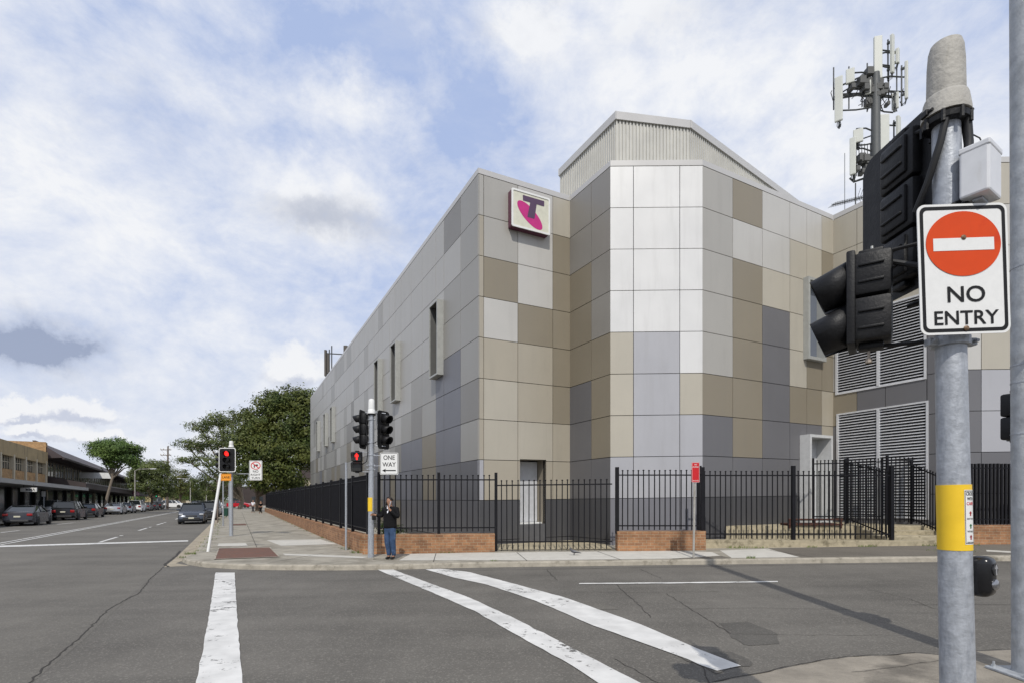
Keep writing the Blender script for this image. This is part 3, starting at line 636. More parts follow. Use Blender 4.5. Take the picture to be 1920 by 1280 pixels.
# ribbed metal plant room on the roof
pr = MB(); PR = [(5.5, 33), (2.376, 26.4), (4.39, 22.5), (7.70, 23.04), (19.1, 31.9), (19.1, 40)]
capm = MB()
for i in range(len(PR)-1):
    a = Vector((*PR[i], 0)); b = Vector((*PR[i+1], 0)); d = (b-a).normalized(); n = Vector((d.y, -d.x, 0)); Ls = (b-a).length; k = int(Ls/.15); st = Ls/k; prof = []
    for j in range(k):
        x = j*st; prof += [(x, 0), (x+st*.42, 0), (x+st*.52, -.045), (x+st*.90, -.045)]
    prof.append((Ls, 0)); V = []; F = []
    for x, o in prof: V += [a+d*x+n*o+Vector((0, 0, 12.5)), a+d*x+n*o+Vector((0, 0, 17.75))]
    for j in range(len(prof)-1): F.append((2*j, 2*j+2, 2*j+3, 2*j+1))
    pr.add(V, F)
    q = lambda x, o, z: a+d*x+n*o+Vector((0, 0, z))
    capm.hexa([q(-.06, .06, 17.62), q(Ls+.06, .06, 17.62), q(Ls+.06, -.4, 17.75), q(-.06, -.4, 17.75), q(-.06, .06, 17.95), q(Ls+.06, .06, 17.95), q(Ls+.06, -.4, 17.95), q(-.06, -.4, 17.95)])
room = pr.build('plant_room', M['corr'], bld); capm.build('roof_edge', M['cap'], room)
bm = bmesh.new(); bm.faces.new([bm.verts.new((p[0], p[1], 17.8)) for p in PR]); m = MB(); m.addbm(bm); m.build('roof', M['corr'], room)
M['recess_shade'] = mat('dark_recess_shade', (.10, .10, .095), .6)  # dark colour paints the shade inside the long wall's window openings
# projecting window frames
def box_frame(W_, s0, z0, s1, z1, out, t, name='window', rec=-.12, gm='glassdark', recess_shade=False):
    m = MB(); q = lambda a, z, o: W_.pt(a, z, o); bk = rec-.02
    def slab(a0, b0, a1, b1): m.hexa([q(a0, b0, bk), q(a1, b0, bk), q(a1, b0, out), q(a0, b0, out), q(a0, b1, bk), q(a1, b1, bk), q(a1, b1, out), q(a0, b1, out)])
    slab(s0, z0, s0+t, z1); slab(s1-t, z0, s1, z1); slab(s0+t, z0, s1-t, z0+t); slab(s0+t, z1-t, s1-t, z1)
    fr = m.build(name, M['greytrim'] if gm != 'door' else M['white'], bld)
    if recess_shade:
        l_ = MB(); a, b, c, d = s0+t+.004, s1-t-.004, z0+t+.004, z1-t-.004; e = out-.05
        l_.quad(q(a, c, rec+.01), q(a, c, e), q(a, d, e), q(a, d, rec+.01)); l_.quad(q(b, c, rec+.01), q(b, c, e), q(b, d, e), q(b, d, rec+.01)); l_.quad(q(a, d, rec+.01), q(b, d, rec+.01), q(b, d, e), q(a, d, e))
        l_.build('recess_shade', M['recess_shade'], fr)
    g = MB(); g.hexa([q(s0+t, z0+t, rec-.03), q(s1-t, z0+t, rec-.03), q(s1-t, z0+t, rec), q(s0+t, z0+t, rec), q(s0+t, z1-t, rec-.03), q(s1-t, z1-t, rec-.03), q(s1-t, z1-t, rec), q(s0+t, z1-t, rec)])
    g.build('pane' if gm != 'door' else 'door_leaf', M[gm], fr); return fr
for t, z in winL: box_frame(WL, WL.len-(t+.95)*T_, z, WL.len-t*T_, z+3.1, .28, .07, rec=-.42, recess_shade=True)
M['paneblue'] = mat('blue_grey_glass', (.16, .18, .22), .15, .2, .6, 0)
m = box_frame(WD, winR[0]+.005, winR[1]+.005, winR[2]-.005, winR[3]-.005, .22, .12, gm='paneblue')
m = box_frame(WD, hoodr[0]+.005, .45, hoodr[2]-.005, 4.05, .42, .11, name='door_hood', rec=-.2, gm='door')
m.data.materials[0] = mat('pale_surround', (.55, .555, .55), .5)
# recessed grey door in the notch wall
m = MB(); q = WA.pt; s0, _, s1, zt = dr
m.quad(q(s0, -.2, -.04), q(s0, -.2, -.75), q(s0, zt, -.75), q(s0, zt, -.04), 0); m.quad(q(s1, -.2, -.04), q(s1, -.2, -.75), q(s1, zt, -.75), q(s1, zt, -.04), 0)
m.quad(q(s0, zt, -.04), q(s1, zt, -.04), q(s1, zt, -.75), q(s0, zt, -.75), 0)
m.hexa([q(s0, -.2, -.05), q(s1, -.2, -.05), q(s1, -.2, -.75), q(s0, -.2, -.75), q(s0, .68, -.05), q(s1, .68, -.05), q(s1, .68, -.75), q(s0, .68, -.75)], 1)
rev = m.build('door_recess', [mat('reveal_taupe', (.26, .23, .18), .5), mat('slate_panel', (.10, .10, .105), .5)], bld)
m = MB(); m.hexa([q(s0+.03, .74, -.72), q(s1-.03, .74, -.72), q(s1-.03, .74, -.64), q(s0+.03, .74, -.64), q(s0+.03, zt-.05, -.72), q(s1-.03, zt-.05, -.72), q(s1-.03, zt-.05, -.64), q(s0+.03, zt-.05, -.64)])
dl = m.build('door', mat('door_pale_grey', (.50, .51, .53), .5), bld)
m = MB(); m.hexa([q(s0+.02, .685, -.6), q(s1-.02, .685, -.6), q(s1-.02, .685, -.3), q(s0+.02, .685, -.3), q(s0+.02, .735, -.6), q(s1-.02, .735, -.6), q(s1-.02, .735, -.3), q(s0+.02, .735, -.3)]); m.build('door_sill', M['white'], bld)
m = MB(); m.tube([q(s0+.2, 1.85, -.6), q(s0+.34, 1.85, -.6)], .018); m.build('door_handle', M['steel'], dl)
# louvres
M['louvre'] = mat('louvre_blade', (.60, .605, .62), .45, .1)
def louvre(W_, r, mull):
    s0, z0, s1, z1 = r; q = W_.pt; m = MB()
    def bar(a0, b0, a1, b1, o0=-.1, o1=.035): m.hexa([q(a0, b0, o0), q(a1, b0, o0), q(a1, b0, o1), q(a0, b0, o1), q(a0, b1, o0), q(a1, b1, o0), q(a1, b1, o1), q(a0, b1, o1)])
    bar(s0, z0, s0+.09, z1); bar(s1-.07, z0, s1, z1); bar(s0+.09, z0, s1-.07, z0+.06); bar(s0+.09, z1-.06, s1-.07, z1); bar(mull-.05, z0+.06, mull+.05, z1-.06, -.1, .045)
    fr = m.build('louvre', M['louvre'], bld)
    b = MB(); k = int((z1-z0)/.112); st = (z1-z0-.1)/k
    for i in range(k):
        z = z0+.06+i*st
        for a, c in ((s0+.09, mull-.05), (mull+.05, s1-.07)): b.hexa([q(a, z, .02), q(c, z, .02), q(c, z+.055, -.075), q(a, z+.055, -.075), q(a, z+.014, .02), q(c, z+.014, .02), q(c, z+.069, -.075), q(a, z+.069, -.075)])
    b.build('blades', M['louvre'], fr)
    d = MB(); d.quad(q(s0, z0, -.12), q(s1, z0, -.12), q(s1, z1, -.12), q(s0, z1, -.12)); d.build('backing', M['joint'], fr)
louvre(WE, lv1, WE.s_at(1647)); louvre(WE, lv2, WE.s_at(1647))
# illuminated sign box on the notch wall
c0 = WA.pt(WA.s_at(992, .29), 11.6); sg = empty('wall_sign', tuple(c0), 0, 'square lightbox sign with a magenta ellipse and purple T, high on the panelled wall corner', 'sign')
sa, sb = WA.s_at(959.5, .29), WA.s_at(1030.5, .29); za, zb_ = 11.52, 12.88
u = (WA.pt(1, 0)-WA.pt(0, 0)).normalized(); v = Vector((0, 0, 1)); n_ = WA.n; o0 = WA.pt(sa, za, .012)
Wd = sb-sa; Hh = 1.36
m = MB(); m.prism(rrect(0, 0, Wd, Hh, .05), o0, u, v, n_*.27); m.build('sign_box', mat('plum_case', (.10, .02, .05), .4), sg)
m = MB(); o1 = o0+n_*.272; outer = rrect(-.012, -.012, Wd+.012, Hh+.012, .06); inner = rrect(.055, .055, Wd-.055, Hh-.055, .03)
V = [o1+u*x+v*y for x, y in outer]+[o1+u*x+v*y for x, y in inner]+[o1+u*x+v*y+n_*.03 for x, y in outer]+[o1+u*x+v*y+n_*.03 for x, y in inner]; k = len(outer)
m.add(V, [(i, (i+1) % k, 2*k+(i+1) % k, 2*k+i) for i in range(k)]+[(2*k+i, 2*k+(i+1) % k, 3*k+(i+1) % k, 3*k+i) for i in range(k)]+[(k+i, k+(i+1) % k, 3*k+(i+1) % k, 3*k+i) for i in range(k)]); m.build('sign_frame', M['white'], sg)
m = MB(); m.prism(inner, o1, u, v, n_*.01); m.build('sign_face', mat('cream_face', (.62, .61, .50), .4), sg)
m = MB(); m.prism(circ(Wd*.47, Hh*.40, Wd*.40, 48, Wd*.165, R(-38)), o1+n_*.011, u, v, n_*.004); m.build('ellipse_mark', mat('magenta', (.50, .02, .19), .4), sg)
m = MB(); cth, sth = math.cos(R(2)), math.sin(R(2))
def rot(P): return [((x-.53)*math.cos(R(-4))-(y-.5)*math.sin(R(-4))+.53, (x-.53)*math.sin(R(-4))+(y-.5)*math.cos(R(-4))+.5) for x, y in P]
T2 = [(.28, .89), (.285, .76), (.30, .75), (.475, .75), (.40, .35), (.415, .335), (.575, .335), (.59, .35), (.645, .75), (.84, .75), (.85, .765), (.85, .88), (.84, .895), (.29, .895)]
m.prism([(x*Wd, y*Hh) for x, y in T2], o1+n_*.016, u, v, n_*.004); m.build('letter', mat('purple', (.085, .045, .09), .4), sg)

# ================================================================== FENCES, LOW WALLS, STEPS
frnd = random.Random(77)
def fence(name, p0, p1, z0, z1, label, post_at=None, bay=2.4, sp=.172, rails=(.12, -.16), pr_=.0185, group=None, rise=0, posts=True, postz=None, pw=.045, cat='fence', sq=False, ends=True, skip=()):
    """palings from z0 to z1 between two plan points; z may be (start,end)"""
    a = Vector((*p0, 0)); b = Vector((*p1, 0)); Ls = (b-a).length; d = (b-a)/Ls; n = Vector((-d.y, d.x, 0))
    za0, za1 = z0 if isinstance(z0, tuple) else (z0, z0); zb0, zb1 = z1 if isinstance(z1, tuple) else (z1, z1)
    root = empty(name, (a.x, a.y, za0), 0, label, cat, group)
    def zz(t): return za0+(za1-za0)*t, zb0+(zb1-zb0)*t
    st = post_at or [bay*i for i in range(int(Ls/bay)+1)]+[Ls]
    if Ls-st[-2] < .4 and not post_at: st.pop(-2)
    M4 = Matrix((( d.x, n.x, 0, a.x), (d.y, n.y, 0, a.y), (0, 0, 1, 0), (0, 0, 0, 1)))
    for i in range(len(st)-1):
        m = MB(); m.M = M4; s0, s1 = st[i], st[i+1]; (bl, tl_), (br, tr) = zz(s0/Ls), zz(s1/Ls)
        for off, base in ((rails[0], 0), (rails[1], 1)):
            l = (tl_ if base else bl)+off; r = (tr if base else br)+off
            m.hexa([(s0, -.02, l-.02), (s1, -.02, r-.02), (s1, .02, r-.02), (s0, .02, l-.02), (s0, -.02, l+.02), (s1, -.02, r+.02), (s1, .02, r+.02), (s0, .02, l+.02)])
        k = max(1, round((s1-s0)/sp))
        for j in range(1, k):
            x = s0+(s1-s0)*j/k; lo, hi = zz(x/Ls); jx = frnd.uniform(-.008, .008); hi += frnd.uniform(-.006, .006)
            if sq: m.box(x-pr_, -pr_, lo, x+pr_, pr_, hi)
            else:
                m.tube([(x, 0, lo), (x+jx, 0, hi-.05)], pr_, 6, 0, True); m.lathe([(.012, hi-.05), (pr_*1.7, hi-.035), (pr_*1.7, hi-.02), (.004, hi)], (x+jx, 0, 0), 6)
        m.build('panel', M['blackmetal'], root)
    if posts:
        for i, s in enumerate(st):
            if i in skip: continue
            lo, hi = zz(s/Ls); m = MB(); m.M = M4; pz = hi+.06 if postz is None else postz
            m.bbox(s-pw, -pw, lo-.12, s+pw, pw, pz, .008); m.build('post', M['blackmetal'], root)
    return root
K_ = (-4.47, 16.6)
def fl(y): return (-4.47-.515*(y-16.6), y)
FY = 16.75
fence('street_fence', fl(16.6+.05), fl(76), .60, 2.42, 'long black steel paling fence on the brick base along the street footpath', sp=.13, bay=2.45, pw=.05, pr_=.017)
fence('corner_fence', (-4.35, 16.62), (-.50, 17.0), .63, (2.42, 2.43), 'black paling fence on brick base behind the man on the phone', post_at=[.2, 2.05, 3.83], pw=.045, postz=2.5, skip=(2,))
# gate of lower palings
g = fence('steel_gate', (-.56, 17.0), (3.18, 16.8), (.06, .09), (2.26, 2.30), 'black paling gate reaching the ground between the two front brick walls', rails=(.23, -.17), post_at=[0.05, 3.72], cat='gate', postz=2.5, skip=(1,))
fence('front_fence', (3.3, 16.75), (6.0, 16.75), .69, 2.58, 'black paling fence on the short brick wall beside the red bus sign', post_at=[0, 2.68], rails=(.13, -.17), postz=2.66, pw=.055, sp=.172)
fence('front_fence', (6.1, 17.35), (12.35, 17.35), .37, 2.58, 'long low black paling fence standing on the mossy concrete plinth', post_at=[0, 3.05, 6.25], rails=(.15, -.155), postz=2.74, pw=.055, sp=.172)
fence('platform_fence', (11.35, 20.1), (13.95, 20.1), .85, (3.12, 3.2), 'black paling screen on the landing in front of the white door hood', rails=(.15, -.14), bay=1.3, sp=.14, postz=3.2, pw=.032)
fence('landing_fence', (14.0, 19.9), (15.75, 19.9), .80, 3.22, 'black paling screen standing below the tall louvres at the head of the steps', rails=(.12, -.12), bay=3, sp=.16, pw=.04)
fence('stair_rail', (14.75, 19.7), (14.6, 17.5), (.85, .3), (3.0, 2.25), 'sloping black paling handrail beside the concrete steps, near the louvres', rails=(.1, -.1), bay=3, sp=.14, pw=.032)
fence('stair_rail', (12.45, 19.9), (12.45, 17.5), (.85, .35), (3.1, 2.6), 'sloping black paling handrail running back from the end post of the plinth fence', rails=(.1, -.1), bay=3, sp=.14, pw=.032)
fence('side_fence', (14.95, 17.5), (22.5, 17.5), .84, 2.82, 'black close-set paling fence on brick wall at the right behind the grey pole', rails=(.15, -.15), bay=2.6, sp=.125, pr_=.03, sq=True)
def low_wall(name, p0, p1, h0, z0, th, mt, label, cat='wall', extra=None):
    a = Vector((*p0, 0)); b = Vector((*p1, 0)); Ls = (b-a).length; d = (b-a)/Ls; ang = math.atan2(d.y, d.x)
    r = empty(name, (a.x, a.y, z0), ang, label, cat)
    m = MB(); m.M = ROOTM[r.name]; hh = h0 if isinstance(h0, tuple) else (h0, h0)
    m.hexa([(0, -th/2, -.2), (Ls, -th/2, -.2), (Ls, th/2, -.2), (0, th/2, -.2), (0, -th/2, hh[0]-.06), (Ls, -th/2, hh[1]-.06), (Ls, th/2, hh[1]-.06), (0, th/2, hh[0]-.06)])
    o = m.build('wall_body', M[mt], r)
    m = MB(); m.M = ROOTM[r.name]; e = .004
    m.hexa([(-e, -th/2-e, hh[0]-.06), (Ls+e, -th/2-e, hh[1]-.06), (Ls+e, th/2+e, hh[1]-.06), (-e, th/2+e, hh[0]-.06), (-e, -th/2-e, hh[0]+.012), (Ls+e, -th/2-e, hh[1]+.012), (Ls+e, th/2+e, hh[1]+.012), (-e, th/2+e, hh[0]+.012)])
    m.build('coping', M[mt], r); return r
low_wall('brick_wall', fl(16.95), fl(76), (.58, .50), -.08, .34, 'brick', 'long low orange brick wall under the street fence beside the footpath')
low_wall('brick_wall', (-4.62, 16.6), (-.56, 17.0), (.60, .60), -.05, .36, 'brick', 'low orange brick wall behind the man and signal pole, left of the gate')
low_wall('brick_wall', (3.28, 16.75), (6.02, 16.75), (.60, .61), .04, .36, 'brick', 'short low orange brick wall between the gate and the red bus sign')
low_wall('brick_wall', (14.9, 17.5), (24, 17.5), (.62, .68), .17, .30, 'brick', 'low orange brick wall seen at the right between the two grey poles')
low_wall('concrete_plinth', (6.04, 17.35), (14.85, 17.35), (.25, .22), .08, .36, 'concrete_old', 'stained mossy concrete plinth carrying the right-hand front fence', 'plinth')
st = empty('concrete_steps', (13.5, 18.5, .3), 0, 'worn concrete steps with mossy risers below the tall louvres', 'steps')
for i, (y0, z1) in enumerate(((17.75, .42), (18.45, .56), (19.05, .70))):
    m = MB(); m.bbox(12.41+.012*i, y0, -.1+.01*i, 15.5-.012*i, y0+1.6 if i < 2 else 20.4, z1, .02); m.build('step', M['concrete_old'], st)
ld = empty('landing', (11, 20, .3), 0, 'raised concrete landing with stained face behind the long plinth fence', 'landing')
m = MB(); m.prism([(7.7, 19.25), (12.38, 19.25), (12.38, 20.42), (15.5, 20.42), (15.5, 22.5), (13.5, 22.5)], (0, 0, -.1), (1, 0, 0), (0, 1, 0), (0, 0, .79)); m.build('slab', M['concrete_old'], ld)
# yard paving inside the gate
sheet('yard', [(-.4, 17.2), (3.2, 17.0), (3.42, 18.7), (2.26, 20.85), (-1.1, 19.05)], M['concrete_old'], .02)
# ================================================================== STREET FURNITURE
X_, Y_, Z_ = Vector((1, 0, 0)), Vector((0, 1, 0)), Vector((0, 0, 1))
def signal_head(parent, c, f, n=3, droop=.1, closed=0, asp=.30, lens=.10, board=(.62, 1.15), border=None, lit=None, vis=.24, depth=.14, ped=False, back_ribs=True, side_off=0):
    """lantern housing centred at c facing f; children: visor, lens, target_board"""
    c = Vector(c); f = Vector((f[0], f[1], 0)).normalized(); s = Z_.cross(f)
    Mx = Matrix(((s.x, f.x, 0, c.x), (s.y, f.y, 0, c.y), (0, 0, 1, c.z), (0, 0, 0, 1)))    # local x side, y facing, z up
    H = n*asp; Wd = asp*.95
    m = MB(); m.M = Mx
    for i in range(n):
        z0 = -H/2+i*asp; m.bbox(-Wd/2, -depth, z0+.004, Wd/2, 0, z0+asp-.004, .022)
        if back_ribs:
            m.bbox(-Wd*.36, -depth-.018, z0+asp*.12, Wd*.36, -depth+.01, z0+asp*.88, .012)
            m.bbox(-Wd*.30, -depth-.03, z0+asp*.30, Wd*.30, -depth, z0+asp*.36, .008); m.bbox(-Wd*.30, -depth-.03, z0+asp*.64, Wd*.30, -depth, z0+asp*.70, .008)
    m.bbox(-Wd*.2, -depth*.8, H/2-.005, Wd*.2, -depth*.2, H/2+.03, .01); m.bbox(-Wd*.2, -depth*.8, -H/2-.03, Wd*.2, -depth*.2, -H/2+.005, .01)
    h = m.build('pedestrian_lantern' if ped else 'signal_head', M['black'], parent, True)
    for i in range(n):
        zc = H/2-asp*(i+.5); m = MB(); m.M = Mx; on = lit == i
        if ped: m.prism(rrect(-lens, zc-lens, lens, zc+lens, .02), (0, .002, 0), (1, 0, 0), (0, 0, 1), (0, .006, 0))
        else: m.lathe([(0.001, .03), (lens*.5, .026), (lens*.85, .014), (lens, 0)], (0, .003, zc), 22, 0, (0, 1, 0))
        m.build('lens', M['lens_red'] if (on and not ped) else M['lens_off'], h, True)
        if ped and on:
            m = MB(); m.M = Mx; sc = lens*1.0
            fig = [(-.12, -.9), (.02, -.9), (.02, -.2), (.06, -.2), (.08, -.9), (.22, -.9), (.20, -.1), (.20, .45), (.30, .42), (.34, -.1), (.44, -.1), (.40, .55), (.12, .66), (-.10, .66), (-.40, .5), (-.42, -.1), (-.32, -.1), (-.28, .36), (-.18, .45)]
            m.prism([(x*sc, zc+z*sc*.86) for x, z in fig], (0, .012, 0), (1, 0, 0), (0, 0, 1), (0, .004, 0)); m.prism(circ(0, zc+sc*.76, sc*.17, 12), (0, .012, 0), (1, 0, 0), (0, 0, 1), (0, .004, 0))
            m.build('red_figure', M['lens_red'], h)
        # cowl: open round visor, longer at the top
        m = MB(); m.M = Mx; rv = lens*1.16; NN = 18; V = []; F = []
        for j in range(NN+1):
            t = R(-38-closed+(256+2*closed)*j/NN); top = (math.sin(t)+1)/2; ln = vis*((.35+.65*top**.8) if not closed else (.62+.38*top))
            V += [(rv*math.cos(t), 0, zc+rv*math.sin(t)), (rv*.98*math.cos(t), ln, zc+rv*.98*math.sin(t)-.02*top-droop*ln)]
        for j in range(NN): F.append((2*j, 2*j+1, 2*j+3, 2*j+2))
        if ped:
            m.add([(-rv, 0, zc+rv), (rv, 0, zc+rv), (rv, vis, zc+rv-.05), (-rv, vis, zc+rv-.05), (-rv, 0, zc-rv), (-rv, vis*.35, zc-rv), (rv, 0, zc-rv), (rv, vis*.35, zc-rv)], [(0, 1, 2, 3), (0, 3, 5, 4), (1, 6, 7, 2)])
        else: m.add(V, F)
        v = m.build('visor', M['black'], h, not ped, fix=False); so_ = v.modifiers.new('thick', 'SOLIDIFY'); so_.thickness = .006
    if board:
        bw, bh = board; m = MB(); m.M = Mx
        m.prism(rrect(-bw/2+side_off, -bh/2, bw/2+side_off, bh/2, .09), (0, -.022, 0), (1, 0, 0), (0, 0, 1), (0, .008, 0)); t = m.build('target_board', M['black'], h)
        if border:
            m = MB(); m.M = Mx; o_ = rrect(-bw/2, -bh/2, bw/2, bh/2, .09); i_ = rrect(-bw/2+.035, -bh/2+.035, bw/2-.035, bh/2-.035, .07); k = len(o_)
            m.add([(x, -.010, z) for x, z in o_]+[(x, -.010, z) for x, z in i_], [(i, (i+1) % k, k+(i+1) % k, k+i) for i in range(k)]); m.build('white_border', M['signwhite'], t)
    return h
def pole_part(parent, p0, p1, r0, r1, mt='steel', n=20, name='pole'):
    m = MB(); m.tube([p0, Vector(p0).lerp(Vector(p1), .5), p1], [r0, (r0+r1)/2, r1], n); return m.build(name, M[mt], parent, True)
def term_cap(parent, c, r, h, mt='alum'):
    m = MB(); m.lathe([(r*1.52, 0), (r*1.50, h*.06), (r*1.36, h*.24), (r*1.30, h*.27), (r*1.18, h*.285), (r*1.14, h*.7), (r*1.06, h*.9), (r*.95, h*.97), (r*.6, h), (.001, h*1.01)], c, 28)
    o = m.build('terminal_cap', M[mt], parent, True)
    m = MB(); m.lathe([(r*1.0, -.04), (r*1.4, -.035), (r*1.45, -.01), (r*1.30, .0)], c, 24)
    for i in range(8):
        t = 2*math.pi*i/8; p = Vector(c)+Vector((math.cos(t), math.sin(t), 0))*r*1.42; m.lathe([(.010, -.055), (.010, .0)], p, 6)
    m.build('clamp_ring', M['black'], o); return o
def clamp(parent, c, r, h=.05, mt='steel'):
    c = Vector(c); m = MB(); m.lathe([(r+.003, 0), (r+.012, .003), (r+.012, h-.003), (r+.003, h)], c, 22)
    m.bbox(c.x-r-.05, c.y-.02, c.z+.005, c.x-r+.01, c.y+.02, c.z+h-.005, .004); m.bbox(c.x+r-.01, c.y-.02, c.z+.005, c.x+r+.05, c.y+.02, c.z+h-.005, .004)
    for sx_ in (-1, 1): m.lathe([(.008, -.02), (.008, .02)], (c.x+sx_*(r+.035), c.y-.02, c.z+h/2), 6, 0, (0, 1, 0))
    return m.build('clamp', M[mt], parent, False)
def band(parent, c, axis, r, h, mt, name='yellow_band'):
    m = MB(); m.lathe([(r, 0), (r, h)], c, 28, 0, axis); return m.build(name, M[mt], parent, True)

# ---- the near pole by the camera
B0 = Vector((2.19, 2.60, -.11)); B1 = Vector((2.115, 2.60, 3.52))
near = empty('traffic_light', tuple(B0), 0, 'nearest grey signal pole with black lanterns seen from behind, yellow band and black push button', 'traffic light', 'traffic light poles')
pole_part(near, B0, B1, .0745, .057)
ax = (B1-B0).normalized()
def onp(z): return B0+(B1-B0)*((z-B0.z)/(B1.z-B0.z))
def radp(z): return .0745+(.057-.0745)*((z-B0.z)/(B1.z-B0.z))
term_cap(near, onp(3.50), .066, .37)
yb = band(near, onp(1.405), ax, radp(1.5)+.0025, .315, 'yellow')
# sticker wrapped on the band
rr_ = radp(1.5)+.0035; sc0 = onp(1.43)
def cylpt(a, z, k=0): c = onp(z); return c+Vector((math.sin(a), -math.cos(a), 0))*(rr_+k)
m = MB(); A0, A1 = R(-6), R(44)
for i in range(10):
    a, b = A0+(A1-A0)*i/10, A0+(A1-A0)*(i+1)/10; m.quad(cylpt(a, 1.435), cylpt(b, 1.435), cylpt(b, 1.695), cylpt(a, 1.695))
stk = m.build('instruction_sticker', M['signwhite'], yb, fix=False)
def cyl_text(mb, s, a0, a1, z0, z1, mi):
    V, F, x0, x1, y0, y1 = text_geo(s); mb.add([cylpt(a0+(v.x-x0)/(x1-x0)*(a1-a0), z0+(v.y-y0)/(y1-y0)*(z1-z0), .0012) for v in V], F, mi)
m = MB(); cyl_text(m, 'CROSS', R(0), R(38), 1.668, 1.685, 0); cyl_text(m, 'WITH', R(4), R(34), 1.645, 1.660, 0); cyl_text(m, 'CARE', R(2), R(36), 1.622, 1.638, 1)
for z, c in ((1.575, 1), (1.515, 2), (1.462, 1)):
    for a, b, c_, d in ((-.006, .0, .006, .02), (-.012, .002, .012, .008)):
        q = lambda u, v: cylpt(R(19)+u/rr_, z+v, .0012); m.quad(q(-.0035, -.004), q(.0035, -.004), q(.0035, .018), q(-.0035, .018), c)
        m.quad(q(-.008, .008), q(.008, .008), q(.008, .0125), q(-.008, .0125), c)
    cyl_text(m, "DON'T WALK" if c == 1 else 'WALK', R(2), R(36), z-.022, z-.013, 0)
    for zz_ in (z-.028,): m.quad(cylpt(A0+.02, zz_, .001), cylpt(A1-.02, zz_, .001), cylpt(A1-.02, zz_+.0015, .001), cylpt(A0+.02, zz_+.0015, .001), 0)
for i in range(12):
    a, b = A0+.03+(A1-A0-.06)*i/12, A0+.03+(A1-A0-.06)*(i+1)/12
    for z in (1.440, 1.688): m.quad(cylpt(a, z, .001), cylpt(b, z, .001), cylpt(b, z+.003, .001), cylpt(a, z+.003, .001), 0)
for a in (A0+.03, A1-.05): m.quad(cylpt(a, 1.44, .001), cylpt(a+.03, 1.44, .001), cylpt(a+.03, 1.691, .001), cylpt(a, 1.691, .001), 0)
m.build('sticker_print', [M['signblack'], M['red'], mat('sign_green', (.02, .25, .08), .4)], stk, fix=False)
# push button
pb = onp(1.28); f = Vector((.50, -.86, 0)).normalized(); s = Z_.cross(f); c = pb+Vector((.102, -.03, 0))
Mx = Matrix(((s.x, f.x, 0, c.x), (s.y, f.y, 0, c.y), (0, 0, 1, c.z), (0, 0, 0, 1)))
bm = bmesh.new(); bmesh.ops.create_cube(bm, size=1)
for v_ in bm.verts: v_.co = Vector((v_.co.x*.104, v_.co.y*.098, v_.co.z*.196))
bmesh.ops.bevel(bm, geom=list(bm.edges), offset=.036, segments=6, affect='EDGES', profile=.5)
m = MB(); m.M = Mx; m.addbm(bm)
pbx = m.build('push_button_box', mat('gloss_black', (.008, .008, .009), .22, 0, .5), near, True)
m = MB(); m.M = Mx; m.lathe([(.027, -.004), (.027, .006), (.020, .012), (.001, .014)], (0, .049, -.036), 22, 0, (0, 1, 0)); m.build('button', mat('dull_chrome', (.35, .35, .36), .25, .9), pbx, True)
m = MB(); m.M = Mx; m.lathe([(.028, -.004), (.028, .004), (.001, .005)], (0, .049, .036), 22, 0, (0, 1, 0)); dd = m.build('dial', mat('dial_dark', (.03, .03, .032), .2, .5), pbx, True)
m = MB(); m.M = Mx; m.prism([(-.006, .02), (.006, .02), (.006, .05), (.016, .05), (0, .070), (-.016, .05), (-.006, .05)], (0, .0545, -.009), (1, 0, 0), (0, 0, 1), (0, .002, 0)); m.build('arrow', mat('arrow_grey', (.45, .45, .46), .3, .4), dd)
# lanterns of the near pole
h1 = signal_head(near, (2.14, 2.88, 3.20), (1, .02), 3, asp=.262, lens=.10, board=(.66, .90), vis=.2, depth=.075)
h2 = signal_head(near, (1.800, 2.84, 2.685), (-.82, .57), 2, asp=.228, lens=.094, board=None, droop=.30, closed=40, vis=.185, depth=.185, ped=False, back_ribs=False)
m = MB()                                              # ribs on the side of the lower lantern
c = Vector((1.800, 2.84, 2.685)); f = Vector((-.82, .57, 0)).normalized(); s = Z_.cross(f); Mx = Matrix(((s.x, f.x, 0, c.x), (s.y, f.y, 0, c.y), (0, 0, 1, c.z), (0, 0, 0, 1))); m.M = Mx
for z in (-.17, -.085, .065, .15): m.bbox(-.118, -.15, z, .118, -.04, z+.014, .004)
m.bbox(-.122, -.028, -.240, .122, .012, .240, .01)
m.build('side_ribs', M['black'], h2, True)
for pts_, rr2 in (([(1.90, 2.76, 2.44), (2.1, 2.63, 2.43), onp(2.43)], .010), ([(1.90, 2.76, 2.92), (2.06, 2.66, 2.93), onp(2.93)], .010), ([(2.08, 2.80, 2.66), onp(2.66)], .012), ([(2.08, 2.84, 3.56), onp(3.50)], .012)):
    m = MB(); m.tube(pts_, rr2, 8); m.build('bracket_arm', M['black'], near, True)
m = MB(); p = Vector((1.87, 2.77, 2.93)); m.lathe([(.016, -.02), (.016, .008), (.007, .010), (.007, .03)], p, 8); m.build('bracket_bolt', mat('bright_bolt', (.4, .4, .38), .4, .6), near); m = MB(); m.lathe([(.016, .0), (.016, .02), (.007, .022), (.007, .06)], (1.86, 2.78, 2.36), 8); m.build('bracket_bolt', mat('bright_bolt', (.35, .3, .25), .5, .5), near)
clamp(near, onp(2.39), .066, .045); clamp(near, onp(3.50), .062, .04, 'black')
m = MB()                                              # cables
m.tube([onp(3.50)+Vector((.055, -.055, 0)), onp(3.38)+Vector((.075, -.04, 0)), onp(3.2)+Vector((.055, -.05, 0)), onp(3.05)+Vector((.02, -.072, 0)), onp(2.98)+Vector((.02, -.085, 0)), onp(2.9)+Vector((.07, -.04, 0))], .018, 10); m.build('cable', M['rubber'], near, True); m = MB()
